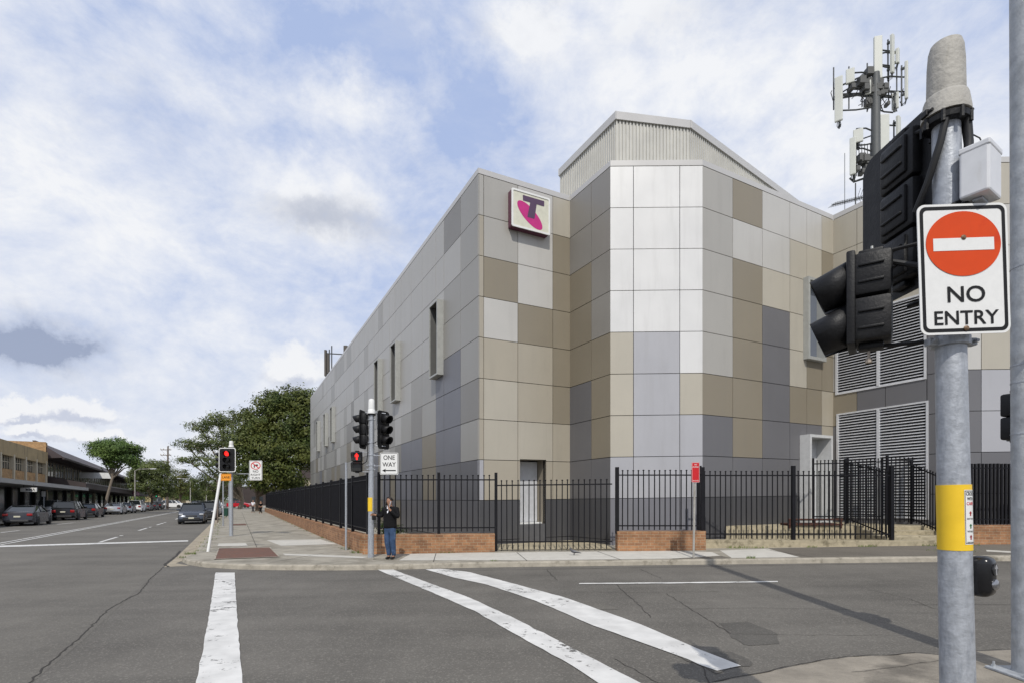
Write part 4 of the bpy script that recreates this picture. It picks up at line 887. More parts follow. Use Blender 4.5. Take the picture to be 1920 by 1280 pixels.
m.tube([onp(3.50)+Vector((.075, -.02, 0)), onp(3.38)+Vector((.10, -.01, 0)), onp(3.2)+Vector((.08, -.03, 0)), onp(3.05)+Vector((.055, -.055, 0)), onp(2.9)+Vector((.09, -.0, 0)), onp(2.7)+Vector((.08, 0, 0))], .020, 10); m.build('cable', M['rubber'], near, True); m = MB()
m.tube([onp(3.50)+Vector((-.04, -.06, 0)), onp(3.36)+Vector((-.065, -.045, 0)), onp(3.2)+Vector((-.08, .02, 0)), onp(3.1)+Vector((-.08, .1, 0))], .016, 8); m.build('cable', M['rubber'], near, True); m = MB()
m.tube([(1.92, 2.72, 2.86), (2.02, 2.60, 2.78), (2.06, 2.58, 2.70), (2.12, 2.58, 2.66), onp(2.64)], .014, 8); m.build('cable', M['rubber'], near, True); m = MB()
m.tube([onp(3.05)+Vector((-.066, -.02, -.03)), onp(3.05)+Vector((-.03, -.068, 0)), onp(3.06)+Vector((.04, -.07, .02)), onp(3.06)+Vector((.075, -.02, .03))], .006, 6)
m.build('cable_tie', M['rubber'], near, True)
m = MB(); m.tube([(2.21, 2.58, 3.42), (2.245, 2.56, 3.38), (2.26, 2.54, 3.30), (2.265, 2.54, 3.26)], .003, 6); m.build('thin_cable', M['rubber'], near)
# grey detector box
c = Vector((2.195, 2.50, 3.165)); Mx = Matrix.Translation(c) @ Matrix.Rotation(R(33), 4, 'Z')
m = MB(); m.M = Mx; m.bbox(-.082, -.056, -.115, .082, .056, .115, .01); bx = m.build('grey_box', M['lightbox'], near)
m = MB(); m.M = Mx; m.bbox(-.085, -.059, .092, .085, .059, .120, .006); m.build('lid', M['lightbox'], bx); m = MB(); m.M = Mx; m.bbox(-.04, -.02, -.130, .04, .02, -.114, .006); m.build('cable_gland', M['steel'], bx)
m = MB(); m.tube([onp(3.12), (2.19, 2.54, 3.08)], .014, 8); m.build('box_bracket', M['steel'], bx)
# grey sign seen from the back, behind the pole
m = MB(); m.prism(rrect(-.05, -.23, .05, .23, .04), (2.245, 2.70, 2.33), (.35, .94, 0), (0, 0, 1), (.01, -.004, 0)); m.build('side_plate', mat('plate_back', (.24, .245, .25), .5, .4), near)

def sign(name, c, w_, h_, label, cat='sign', rotz=0, roll=0, mt='signwhite', border='signblack', bt=.012, inset=.012, rad=.03, group=None, thick=.004):
    """flat plate facing -Y turned by rotz about z and rolled in its plane; returns root and a plane (o,u,v,n) with o at lower-left"""
    c = Vector(c); u = Vector((math.cos(rotz), math.sin(rotz), 0)); n = Vector((math.sin(rotz), -math.cos(rotz), 0)); v = Vector((0, 0, 1))
    u2 = u*math.cos(roll)+v*math.sin(roll); v2 = -u*math.sin(roll)+v*math.cos(roll)
    r = empty(name, tuple(c), 0, label, cat, group); o = c-u2*w_/2-v2*h_/2
    m = MB(); m.prism(rrect(0, 0, w_, h_, rad), o, u2, v2, n*thick); pl = m.build('plate', M[mt], r)
    if border:
        a = rrect(inset, inset, w_-inset, h_-inset, rad*.8); b = rrect(inset+bt, inset+bt, w_-inset-bt, h_-inset-bt, rad*.55); k = len(a); m = MB(); oo = o+n*(thick+.0012)
        m.add([oo+u2*x+v2*y for x, y in a]+[oo+u2*x+v2*y for x, y in b], [(i, (i+1) % k, k+(i+1) % k, k+i) for i in range(k)]); m.build('border', M[border], r)
    return r, (o+n*(thick+.002), u2, v2, n)
k_ = .00248
cs = Pw(1805.8, 505, 2.48)
r, (o, u, v, n) = sign('no_entry_sign', cs, .418, .604, 'white NO ENTRY sign with red disc and white bar on the nearest grey pole', 'sign', roll=R(1.9), bt=.016, inset=.011, rad=.036)
m = MB(); m.prism(circ(.209, .418, .174, 64, .150), o, u, v, n*.0008); disc = m.build('red_disc', M['signred'], r)
m = MB(); m.prism([(.068, .386), (.350, .386), (.350, .444), (.068, .444)], o+n*.0015, u, v, n*.0006); m.build('white_bar', M['signwhite'], disc)
m = MB(); put_text(m, 'NO', o+n*.0004, u, v, .128, .303, .147, .222); put_text(m, 'ENTRY', o+n*.0004, u, v, .064, .364, .044, .108); m.build('lettering', M['signblack'], r)
m = MB()
for x, y in ((.209, .446), (.209, .026)): m.lathe([(.012, 0), (.012, .004), (.006, .009), (.001, .009)], o+u*x+v*y, 12, 0, n)
m.build('bolt', mat('rusty_bolt', (.2, .13, .08), .5, .5), r)

# ---- big pole at the right edge
rp = empty('street_pole', (5.04, 5.2, -.06), 0, 'thick galvanised street pole at the right edge of the picture, bolted to the corner', 'pole')
pole_part(rp, (5.06, 5.2, -.04), (4.98, 5.2, 14.0), .142, .115, 'steel_old', 32)
m = MB(); m.bbox(4.80, 4.98, -.06, 5.32, 5.42, -.035, .006)
m.build('base_plate', M['steel_old'], rp)
for x, y in ((4.85, 5.03), (5.27, 5.03), (4.85, 5.37), (5.27, 5.37)):
    m = MB(); m.lathe([(.022, -.04), (.022, -.012), (.012, -.012), (.012, .02), (.001, .022)], (x, y, 0), 6); m.build('anchor_bolt', M['steel_old'], rp)
for z in (2.28, 2.78, 2.95, 3.9): band(rp, (5.06-.0057*z, 5.2, z), None, .1425-.00195*z+.003, .012, 'steel', 'steel_strap')
signal_head(rp, (5.14, 5.38, 2.48), (.9, .4), 2, asp=.235, lens=.10, board=None, vis=.2, depth=.16, ped=True, back_ribs=False)
r, (o, u, v, n) = sign('tag_plate', (4.905, 5.04, 3.05), .075, .085, 'tiny yellow tag fixed to the left side of the thick right-hand pole', 'tag', mt='yellow', border=None, rad=.006)
m = MB(); put_text(m, 'EIC', o, u, v, .008, .067, .03, .06); m.build('lettering', M['signblack'], r)

# ---- centre traffic light at the far corner
cx0, cy0 = -4.12, 15.57
tl2 = empty('traffic_light', (cx0, cy0, -.05), 0, 'grey signal pole with side-on black lanterns and a lit red figure beside the man', 'traffic light', 'traffic light poles')
pole_part(tl2, (cx0, cy0, -.08), (cx0+.02, cy0, 4.16), .088, .074)
term_cap(tl2, (cx0+.02, cy0, 4.14), .078, .43, 'white')
band(tl2, (cx0, cy0, 1.30), None, .0875, .40, 'yellow')
signal_head(tl2, (cx0-.26, cy0+.02, 3.68), (-1, .12), 3, asp=.31, lens=.125, board=(.50, 1.12), vis=.27, depth=.14)
signal_head(tl2, (cx0+.36, cy0+.1, 3.68), (.86, -.42), 3, asp=.31, lens=.125, board=(.52, 1.12), vis=.27, depth=.14)
signal_head(tl2, (cx0-.39, cy0-.08, 2.74), (.02, -1), 2, asp=.295, lens=.12, board=None, vis=.12, depth=.13, ped=True, lit=0, back_ribs=False)
for z in (3.28, 3.95, 2.50, 2.62, 2.92): clamp(tl2, (cx0+.005, cy0, z), .08, .04)
m = MB()
for z in (3.2, 4.16): m.tube([(cx0-.33, cy0, z), (cx0, cy0, z+.02), (cx0+.42, cy0+.06, z)], .014, 6)
for z in (2.45, 3.02): m.tube([(cx0-.36, cy0, z), (cx0, cy0, z)], .012, 6)
m.build('bracket_arms', M['steel'], tl2)
m = MB(); m.tube([(cx0-.06, cy0-.06, 4.1), (cx0-.13, cy0-.05, 3.8), (cx0-.10, cy0-.07, 3.4), (cx0-.07, cy0-.08, 3.0), (cx0-.10, cy0-.08, 2.75), (cx0-.24, cy0-.04, 2.66)], .014, 6); m.build('cable', M['rubber'], tl2, True); m = MB()
m.tube([(cx0+.06, cy0-.06, 4.12), (cx0+.20, cy0-.05, 4.14), (cx0+.26, cy0-.04, 3.9), (cx0+.22, cy0-.05, 3.6), (cx0+.24, cy0-.05, 3.35), (cx0+.08, cy0-.05, 3.28)], .012, 6); m.build('cable', M['rubber'], tl2, True)
m = MB(); m.bbox(cx0+.07, cy0-.16, 1.05, cx0+.17, cy0-.06, 1.25, .02); m.build('push_button_box', M['black'], tl2)
r, (o, u, v, n) = sign('one_way_sign', Pw(729.7, 868.4, 15.45), .53, .635, 'white ONE WAY sign with black left arrow beside the signal pole', 'sign', bt=.012, inset=.014, rad=.035)
m = MB(); put_text(m, 'ONE', o, u, v, .10, .43, .43, .56); put_text(m, 'WAY', o, u, v, .07, .46, .23, .36)
m.prism([(.06, .12), (.17, .065), (.155, .105), (.46, .105), (.46, .137), (.155, .137), (.17, .175)], o, u, v, n*.001); m.build('lettering', M['signblack'], r)
m = MB()
for z in (2.62, 2.92): m.tube([(cx0+.07, cy0-.02, z), Vector((Pw(729, 0, 15.49).x, 15.48, z))], .012, 6)
m.build('sign_bracket', M['steel'], r)
# thin plain post by the brick wall
p = gp(649, 1030, 0); r = empty('thin_post', (p.x, p.y, G(p.x)), 0, 'plain thin grey post standing by the brick wall left of the centre signal pole', 'post')
pole_part(r, (p.x, p.y, -.1), (p.x, p.y, 2.86), .038, .036); m = MB(); m.lathe([(.04, 0), (.04, .03), (.01, .04)], (p.x, p.y, 2.85), 12); m.build('post_cap', M['steel'], r)
# red stopping sign on its own post
p = gp(1301, 1045, 0); r = empty('stopping_sign', (p.x, p.y, G(p.x)), 0, 'small red parking sign on a thin pale post at the kerb before the brick wall', 'sign')
zb = G(p.x); pole_part(r, (p.x-.01, p.y, zb-.1), (p.x+.03, p.y, 2.60), .030, .028, 'alum', 12)
o = Vector((p.x-.075, p.y-.045, 2.105)); m = MB(); m.prism(rrect(0, 0, .215, .545, .02), o, X_, Z_, (0, .006, 0)); pl = m.build('plate', M['red'], r)
m = MB(); oo = o-Y_*.003; put_text(m, 'NO', oo, X_, Z_, .075, .14, .465, .50); put_text(m, 'STOPPING', oo, X_, Z_, .025, .19, .40, .435); put_text(m, 'BUS ZONE', oo, X_, Z_, .03, .185, .04, .065)
a = rrect(.006, .006, .209, .539, .016); b = rrect(.013, .013, .202, .532, .012); k = len(a)
m.add([oo+X_*x+Z_*y for x, y in a]+[oo+X_*x+Z_*y for x, y in b], [(i, (i+1) % k, k+(i+1) % k, k+i) for i in range(k)]); m.build('lettering', M['signwhite'], pl, fix=False)
# ---- left traffic light on the long street
lx, ly = -13.37, 25.4
tl3 = empty('traffic_light', (lx, ly, -.1), 0, 'distant signal pole showing a lit red light in a white-edged black board', 'traffic light', 'traffic light poles')
pole_part(tl3, (lx, ly, -.15), (lx, ly, 4.2), .088, .078); term_cap(tl3, (lx, ly, 4.12), .08, .3, 'white')
signal_head(tl3, (lx-.05, ly-.28, 3.50), (.0, -1), 3, asp=.31, lens=.125, board=(.80, 1.14), border=True, lit=0, vis=.2)
signal_head(tl3, (lx-.50, ly+.0, 3.52), (-1, -.25), 3, asp=.25, lens=.10, board=(.3, .8), vis=.24)
m = MB(); m.tube([(lx-.4, ly, 3.2), (lx, ly, 3.2), (lx, ly-.2, 3.2)], .015, 6); m.tube([(lx-.4, ly, 3.9), (lx, ly, 3.9), (lx, ly-.2, 3.9)], .015, 6); m.tube([(lx, ly, 2.86), (lx+1.1, ly-.03, 2.86)], .02, 6); m.build('bracket_arms', M['steel'], tl3)
r, (o, u, v, n) = sign('no_right_turn_sign', Pw(479.5, 881, 25.3), .62, .94, 'white NO RIGHT TURN sign with red ring, on an arm before the tree', 'sign', bt=.014, inset=.016, rad=.04)
m = MB()
def ring(m, c, r0, r1, o, mi=0, ry=1):
    a = circ(c[0], c[1], r0, 32, r0*ry); b = circ(c[0], c[1], r1, 32, r1*ry); m.add([o+u*x+v*y for x, y in a]+[o+u*x+v*y for x, y in b], [(i, (i+1) % 32, 32+(i+1) % 32, 32+i) for i in range(32)], mi)
ring(m, (.31, .70), .235, .195, o+n*.002, 0, .8); m.prism([(.15, .80), (.18, .83), (.47, .60), (.44, .57)], o+n*.002, u, v, n*.001, 0)
m.build('red_ring', M['red'], r)
m = MB(); m.prism([(.22, .60), (.27, .60), (.27, .70), (.36, .70), (.36, .66), (.43, .725), (.36, .79), (.36, .75), (.22, .75)], o, u, v, n*.001)
put_text(m, 'NO', o, u, v, .18, .44, .37, .48); put_text(m, 'RIGHT', o, u, v, .08, .54, .22, .31); put_text(m, 'TURN', o, u, v, .11, .51, .07, .16); m.build('lettering', M['signblack'], r)
# leaning white post with orange plate
p0 = gp(390, 1033, 0); p0.z = -.12; p1 = Vector((-10.02, 18.35, 2.50))
r = empty('leaning_post', tuple(p0), 0, 'white painted post leaning to the right at the kerb corner', 'post'); pole_part(r, p0, p1, .048, .046, 'white')
m = MB(); m.lathe([(.05, 0), (.05, .03), (.02, .04)], p1, 12); m.build('post_cap', M['white'], r)
r, (o, u, v, n) = sign('orange_plate', Pw(424, 893.8, 18.25), .35, .24, 'small orange plate at the top of the leaning white post', 'sign', mt='orange', border='signblack', bt=.006, inset=.012, rad=.015)
m = MB(); put_text(m, 'LANE', o, u, v, .05, .30, .08, .16); m.build('lettering', M['signblack'], r)
m = MB(); m.tube([p1, Pw(420, 890, 18.27)], .012, 6); m.build('fixing', M['steel'], r)
# thin posts and a bin further along the kerb
def post(px, yb, yt, rad, label, mt='steel', lvl=0):
    p = gp(px, yb, lvl); r = empty('thin_post', (p.x, p.y, -.1), 0, label, 'post'); zt = 1.65+(935-yt)/1000*p.y
    pole_part(r, (p.x, p.y, -.15), (p.x, p.y, zt), rad, rad*.95, mt, 10); m = MB(); m.lathe([(rad*1.2, 0), (rad*1.2, .04), (.01, .05)], (p.x, p.y, zt-.01), 8); m.build('post_cap', M[mt], r); return r, p, zt
post(418.5, 985, 898, .045, 'thin grey post just behind the leaning white post')
r, p, zt = post(429.5, 972, 905, .05, 'pale green post between the leaning post and the red-lit signal pole')
r, p, zt = post(408, 978, 900, .055, 'short brown timber post behind the top of the leaning white post', 'wood')
p = gp(424.5, 968, 0); r = empty('litter_bin', (p.x, p.y, -.1), 0, 'dark green litter bin on the kerb side of the footpath', 'bin')
m = MB(); m.M = Matrix.Translation((p.x, p.y, -.1)); m.add([(-.2, -.2, .1), (.2, -.2, .1), (.2, .2, .1), (-.2, .2, .1), (-.24, -.24, .8), (.24, -.24, .8), (.24, .24, .8), (-.24, .24, .8)], [(3, 2, 1, 0), (4, 5, 6, 7), (0, 1, 5, 4), (1, 2, 6, 5), (2, 3, 7, 6), (3, 0, 4, 7)])
GR = mat('bin_green', (.02, .07, .05), .5); m.build('bin_body', GR, r)
m = MB(); m.M = Matrix.Translation((p.x, p.y, -.1)); m.bbox(-.26, -.26, .8, .26, .26, .88, .03); m.build('lid', GR, r)
m = MB(); m.M = Matrix.Translation((p.x, p.y, -.1)); m.tube([(0, 0, 0), (0, 0, .12)], .04, 8); m.build('leg', GR, r)

# ---- antenna mast on the roof
AM = Vector((17.75, 26, 12.9)); mast = empty('antenna_mast', tuple(AM), 0, 'tall roof mast crowded with pale phone antennas behind the right-hand wing', 'antenna mast')
def at(px, py, d=26): return Pw(px, py, d)
pt_ = at(1640, 135); pb_ = at(1640, 560); pb_.z = 12.8
m = MB(); m.tube([(AM.x-.02, 26, 12.8), (AM.x-.02, 26, at(0, 240).z), (AM.x-.02, 26, at(0, 138).z)], [.24, .2, .17], 14); m.build('pole', mat('mast_grey', (.10, .105, .105), .6, .2), mast, True)
M['antp'] = mat('antenna_cream', (.56, .57, .52), .5, 0, .5, .03)
def antenna(px0, py0, px1, py1, rz, th=.14, d=26, lean=0, wf=1.0):
    a, b = at(px0, py1, d), at(px1, py0, d); w_ = (b.x-a.x)*wf; h_ = b.z-a.z; c = (a+b)/2
    m = MB(); m.M = Matrix.Translation(c) @ Matrix.Rotation(R(lean), 4, 'Y') @ Matrix.Rotation(R(rz), 4, 'Z'); m.bbox(-w_/2, -th/2, -h_/2, w_/2, th/2, h_/2, .03)
    o = m.build('antenna', M['antp'], mast, False)
    m = MB(); m.M = Matrix.Translation(c) @ Matrix.Rotation(R(rz), 4, 'Z'); m.tube([(0, th*.5+.12, -h_/2-.25), (0, th*.5+.12, h_/2*.9)], .035, 8)
    for z in (-h_*.35, h_*.35): m.bbox(-.05, th*.4, z-.05, .05, th*.5+.16, z+.05, .01)
    for k in (-.05, .0, .06): m.tube([(k, 0, -h_/2), (k*1.5, .05, -h_/2-.18), (k, .16, -h_/2-.22), (k*.5, .25, -h_/2-.02)], .018, 5)
    m.build('mount', mat_mount, o); return c
mat_mount = mat('mount_dark', (.07, .075, .075), .5, .4)
AN = [(1566, 145, 1579, 228, -38), (1587, 130, 1601, 157, -30), (1639, 69, 1653, 149, -14), (1669, 66, 1677, 138, 30), (1679, 92, 1687, 120, 40), (1696, 116, 1703, 186, 48), (1673, 175, 1684, 205, 140), (1649, 216, 1666, 293, -6), (1679, 219, 1690, 280, 35), (1601, 243, 1617, 268, -30), (1594, 259, 1604, 328, -40), (1622, 152, 1632, 178, -20)]
cs_ = [antenna(*a[:4], a[4]) for a in AN]
arms = MB(); cx_m = AM.x
for c in cs_:
    for dz_ in ((-.5, .3) if c.z > 20 else (-.4, .5)):
        zz_ = c.z+dz_*.9; arms.tube([(cx_m, 26.0, zz_*.6+(c.z)*.4-.1), (c.x*.5+cx_m*.5, 26.1, zz_), (c.x, 26.15, zz_)], .035, 6)
za = at(0, 170).z
rn = random.Random(3)
for dx, z0 in ((-1.75, za-.1), (-1.2, za+.5), (1.2, za), (.5, za+.6)): arms.tube([(cx_m, 26, z0), (cx_m+dx, 26.2, z0+.05)], .04, 6)
for dx in (-1.95, -1.2, -.55, -.3, .35, .75, 1.15): arms.tube([(cx_m+dx, 26.2, za-.7+rn.uniform(-.2, .2)), (cx_m+dx, 26.2, za+1.1+rn.uniform(-.2, .5))], .03, 6)
arms.tube([(cx_m-2.0, 26.2, za-.3), (cx_m-.2, 26.1, za-.05), (cx_m+1.3, 26.2, za-.2)], .04, 6); arms.tube([(cx_m-1.9, 26.2, za+.25), (cx_m-.2, 26.1, za+.95), (cx_m+.2, 26.1, za+1.3)], .04, 6); arms.tube([(cx_m-1.95, 26.2, za-.2), (cx_m-1.2, 26.3, za+.3), (cx_m-.2, 26.1, za+.1)], .035, 6)
zl = at(0, 330).z
arms.tube([(cx_m-1.15, 26.2, zl), (cx_m-.9, 26.3, zl-.12), (cx_m, 26.1, zl+.1)], .05, 6); arms.tube([(cx_m-1.0, 26.2, at(0, 262).z), (cx_m, 26.1, at(0, 250).z)], .03, 6); arms.tube([(cx_m-.9, 26.2, at(0, 262).z), (cx_m-.9, 26.2, zl)], .03, 6)
for i in range(6): arms.tube([(cx_m-.85+i*.14, 26.2, at(0, 265).z), (cx_m-.83+i*.14, 26.2, zl+.1)], .018, 5)
arms.build('arm', mat_mount, mast, True)
M['radio'] = mat('radio_dark', (.09, .09, .085), .6)
for i in range(46):
    x = cx_m+rn.gauss(.0, .33); z = (za+.15+rn.gauss(0, .32)) if i < 30 else (zl+.5+rn.gauss(0, .3)); s_ = rn.uniform(.06, .16)
    if i >= 30: x -= .45
    m = MB(); m.bbox(x-s_, 25.9+rn.uniform(-.1, .1), z-s_, x+s_, 26.25, z+s_*1.3, .01); m.build('radio_unit', M['radio'], mast)
m = MB()
for i in range(26):
    x = cx_m+rn.gauss(0, .8); z = za+rn.gauss(0, .25); pts = [(x, 26, z)]
    for k in range(3): pts.append((pts[-1][0]+rn.uniform(-.15, .15), 26+rn.uniform(-.1, .1), pts[-1][2]-rn.uniform(.05, .25)))
    m.tube(pts, .018, 5)
m.build('cable', M['rubber'], mast, True)
for x, z in ((1650, 160), (1618, 245)):
    a = at(x, z); m = MB()
# TV antenna
yg = empty('aerial', (15.2, 23.6, 13.0), 0, 'thin rooftop television aerial with many short rods left of the black lanterns', 'aerial')
m = MB(); m.tube([(15.2, 23.6, 12.9), (15.2, 23.6, 15.6)], .025, 6); m.tube([(14.6, 23.4, 12.9), (14.6, 23.4, 16.8)], .012, 5); m.build('pole', mat_mount, yg)
m = MB(); a, b = Pw(1560, 385, 23.4), Pw(1628, 368, 23.8); m.tube([a, b], .022, 6)
for i in range(22):
    p = a.lerp(b, i/21); m.tube([p-Vector((-.03, .25, .0)), p+Vector((-.03, .25, .0))], .009, 4); m.tube([p-Vector((0, 0, .07)), p+Vector((0, 0, .07))], .009, 4)
for i in range(4):
    p = b+Vector((-.1-.12*i, 0, .0)); m.tube([p, p+Vector((.12, 0, .35))], .01, 4); m.tube([p, p+Vector((.12, 0, -.25))], .01, 4)
m.build('rods', mat_mount, yg)
# dark antennas on the far left roof edge
ra = empty('roof_antenna', (-18.9, 54.5, 13), 0, 'dark antenna frame on the roof at the far left end of the building', 'antenna')
m = MB(); q = lambda px, py: Pw(px, py, 54.5)
for px in (617.5, 622, 650): m.tube([q(px, 745 if px < 640 else 700), q(px, 648 if px != 617.5 else 655)], .06, 6)
m.tube([q(612, 662), q(645, 664)], .06, 6); m.tube([q(622, 700), q(612, 700)], .05, 6); m.build('frame', mat_mount, ra)
for a in ((609, 656, 613, 705), (614, 664, 618, 700), (645, 648, 652, 664)):
    A, B = q(a[0], a[3]), q(a[2], a[1]); m = MB(); m.bbox(A.x, 54.3, A.z, B.x, 54.6, B.z, .03); m.build('antenna', mat('antenna_brown', (.07, .06, .05), .6), ra)
# rusty low rail on the landing
rl = empty('rusty_rail', (11.3, 19.15, .7), 0, 'low rusty red-brown metal rack on the landing below the door hood', 'rail'); RU = mat('rust_red', (.06, .022, .014), .9)
m = MB()
for z in (.74, .92): m.tube([(9.95, 19.2, z), (11.9, 19.2, z)], .035, 8)
for x in (10.0, 10.9, 11.85): m.tube([(x, 19.2, .6), (x, 19.2, .95)], .03, 8)
m.bbox(10.0, 19.35, .69, 11.8, 19.9, .78, .02); m.build('frame', RU, rl)

# ================================================================== PEOPLE
def skin_mesh(name, J, E, mats_, parent, root='pelvis', sub=2):
    """continuous surface grown over a skeleton. J: name -> (x,y,z,r) ; world coordinates"""
    names = list(J); idx = {n: i for i, n in enumerate(names)}; Mi = rootm(parent).inverted()
    me = bpy.data.meshes.new(name); me.from_pydata([tuple(Mi @ Vector(J[n][:3])) for n in names], [(idx[a], idx[b]) for a, b in E], [])
    o = bpy.data.objects.new(name, me); col.objects.link(o); sk = o.modifiers.new('s', 'SKIN'); sk.use_smooth_shade = True
    for n in names:
        r = J[n][3]; v = me.skin_vertices[0].data[idx[n]]; v.radius = (r, r) if not isinstance(r, tuple) else r; v.use_root = n == root
    if sub: ss = o.modifiers.new('u', 'SUBSURF'); ss.levels = sub; ss.render_levels = sub
    dg = bpy.context.evaluated_depsgraph_get(); m2 = bpy.data.meshes.new_from_object(o.evaluated_get(dg)); bpy.data.objects.remove(o); m2.name = name
    m2.materials.clear(); m2.materials.append(mats_)
    for p in m2.polygons: p.use_smooth = True
    o = bpy.data.objects.new(name, m2); col.objects.link(o); o.parent = parent; return o
def man():
    px, py = -3.44, 15.05; gz = G(px)+.005
    ca, sa = math.cos(R(-14)), math.sin(R(-14)); T = lambda x, y, z: (px+x*ca-y*sa, py+x*sa+y*ca, gz+z)
    r = empty('person', (px, py, gz), 0, 'man in black jacket and blue jeans on the phone beside the signal pole', 'person')
    J = {}; E = []
    def j(n, x, y, z, rad, to=None):
        J[n] = (*T(x, y, z), rad)
        if to: E.append((to, n))
    j('pelvis', 0, 0, .96, .08); j('waist', 0, 0, 1.10, .08, 'pelvis'); j('chest', .01, 0, 1.30, .09, 'waist'); j('upper', .01, .01, 1.42, .07, 'chest'); j('neck', 0, 0, 1.50, .052, 'upper')
    j('jaw', -.015, -.025, 1.58, .062, 'neck'); j('head', -.02, -.012, 1.66, .082, 'jaw'); j('crown', -.02, -.0, 1.735, .055, 'head')
    j('nose', -.045, -.105, 1.635, .012, 'jaw')
    j('sr', -.17, .0, 1.41, .062, 'upper'); j('er', -.25, -.03, 1.20, .045, 'sr'); j('wr', -.41, -.12, 1.245, .028, 'er'); j('pr', -.455, -.145, 1.25, .030, 'wr')
    j('sl', .19, .0, 1.41, .062, 'upper'); j('el', .28, -.08, 1.17, .048, 'sl'); j('wl', .08, -.19, 1.40, .030, 'el'); j('pl', .045, -.19, 1.455, .030, 'wl')
    for k in range(4):
        a = -.022+.015*k; L1 = (.030, .034, .032, .025)[k]
        j('fr%da' % k, -.475, -.150, 1.25+a, .009, 'pr'); j('fr%db' % k, -.475-L1, -.150, 1.247+a*1.1, .008, 'fr%da' % k); j('fr%dc' % k, -.485-L1*1.4, -.160, 1.235+a*1.1, .007, 'fr%db' % k)
        j('fl%da' % k, .038+.0*k, -.190+a, 1.485, .009, 'pl'); j('fl%db' % k, .042, -.175+a, 1.485+L1, .008, 'fl%da' % k); j('fl%dc' % k, .06, -.160+a, 1.49+L1*1.5, .007, 'fl%db' % k)
    j('tr', -.45, -.175, 1.275, .010, 'pr'); j('tr2', -.468, -.190, 1.29, .008, 'tr'); j('tl', .05, -.22, 1.48, .010, 'pl'); j('tl2', .062, -.225, 1.505, .008, 'tl')
    for s, nm in ((-1, 'a'), (1, 'b')):
        ax_ = -.035 if s < 0 else .105
        j('h'+nm, s*.09, 0, .88, .06, 'pelvis'); j('k'+nm, (-.075 if s < 0 else .085), -.02, .49, .050, 'h'+nm); j('c'+nm, (-.06 if s < 0 else .095), .01, .33, .055, 'k'+nm); j('n'+nm, ax_, .02, .09, .038, 'c'+nm)
        j('t'+nm, ax_-.01, -.10, .04, .032, 'n'+nm)
    skin_mesh('body', J, E, M['skin'], r)
    J = {}; E = []
    j('pelvis', 0, 0, .83, (.215, .15)); j('hip', 0, 0, .95, (.21, .15), 'pelvis'); j('waist', 0, 0, 1.10, (.195, .145), 'hip'); j('chest', .01, 0, 1.29, (.215, .15), 'waist'); j('upper', .01, .01, 1.41, (.17, .115), 'chest'); j('collar', .0, .012, 1.485, .068, 'upper')
    j('sr', -.18, .0, 1.40, .082, 'upper'); j('er', -.25, -.03, 1.20, .068, 'sr'); j('wr', -.385, -.11, 1.24, .045, 'er')
    j('sl', .20, .0, 1.40, .085, 'upper'); j('el', .29, -.08, 1.17, .072, 'sl'); j('wl', .10, -.18, 1.375, .046, 'el')
    skin_mesh('jacket', J, E, M['jacket'], r)
    J = {}; E = []
    j('pelvis', 0, 0, .98, (.15, .11)); j('seat', 0, 0, .88, (.165, .12), 'pelvis')
    for s, nm in ((-1, 'a'), (1, 'b')):
        ax_ = -.035 if s < 0 else .105
        j('h'+nm, s*.085, 0, .78, .100, 'seat'); j('k'+nm, (-.075 if s < 0 else .085), -.02, .49, .090, 'h'+nm); j('c'+nm, (-.06 if s < 0 else .095), .015, .30, .078, 'k'+nm); j('n'+nm, ax_, .02, .07, .062, 'c'+nm)
    skin_mesh('jeans', J, E, M['denim'], r)
    for ax_ in (-.035, .105):
        J = {}; E = []; j('pelvis', ax_, .045, .055, .045); j('m', ax_-.005, -.05, .045, .042, 'pelvis'); j('e', ax_-.012, -.16, .035, .034, 'm'); skin_mesh('shoe', J, E, M['shoe'], r)
    J = {}; E = []; j('pelvis', -.016, .012, 1.725, .096); j('f', -.030, -.062, 1.735, .066, 'pelvis'); j('b', .0, .045, 1.62, .070, 'pelvis'); j('s', .060, -.02, 1.665, .034, 'pelvis'); j('s2', -.088, -.015, 1.67, .028, 'pelvis'); hair = skin_mesh('hair', J, E, M['hair'], r)
    J = {}; E = []; j('pelvis', -.022, -.055, 1.56, .056); j('f', -.065, -.03, 1.575, .022, 'pelvis'); j('g', .03, -.03, 1.575, .022, 'pelvis'); skin_mesh('beard', J, E, M['hair'], r)
    m = MB(); q = lambda x, y, z: Vector(T(x, y, z))
    m.quad(q(-.045, -.10, 1.47), q(.035, -.10, 1.48), q(.01, -.155, 1.30), q(-.015, -.155, 1.30)); m.quad(q(-.045, -.10, 1.47), q(-.015, -.155, 1.30), q(-.03, -.06, 1.5), q(-.05, -.06, 1.5)); m.build('shirt', M['shirt'], r)
    for ex in (-.062, -.012): m = MB(); m.lathe([(.001, -.009), (.008, -.004), (.009, 0), (.001, .006)], q(ex, -.085, 1.668), 8, 0, (0, 1, 0)); m.build('eye', M['signblack'], r)
    m = MB(); m.bbox(*(q(-.058, -.094, 1.594)), *(q(-.018, -.085, 1.600)), .002); m.build('mouth', mat('lips', (.25, .08, .06), .5), r)
    m = MB(); m.M = Matrix.Translation(q(.072, -.135, 1.555)) @ Matrix.Rotation(R(20), 4, 'Y') @ Matrix.Rotation(R(20), 4, 'X'); m.bbox(-.006, -.035, -.07, .006, .035, .07, .004)
    ph = empty('mobile_phone', tuple(q(.072, -.135, 1.555)), 0, 'white mobile phone held to the ear of the man in the black jacket', 'phone'); m.build('case', M['shirt'], ph)
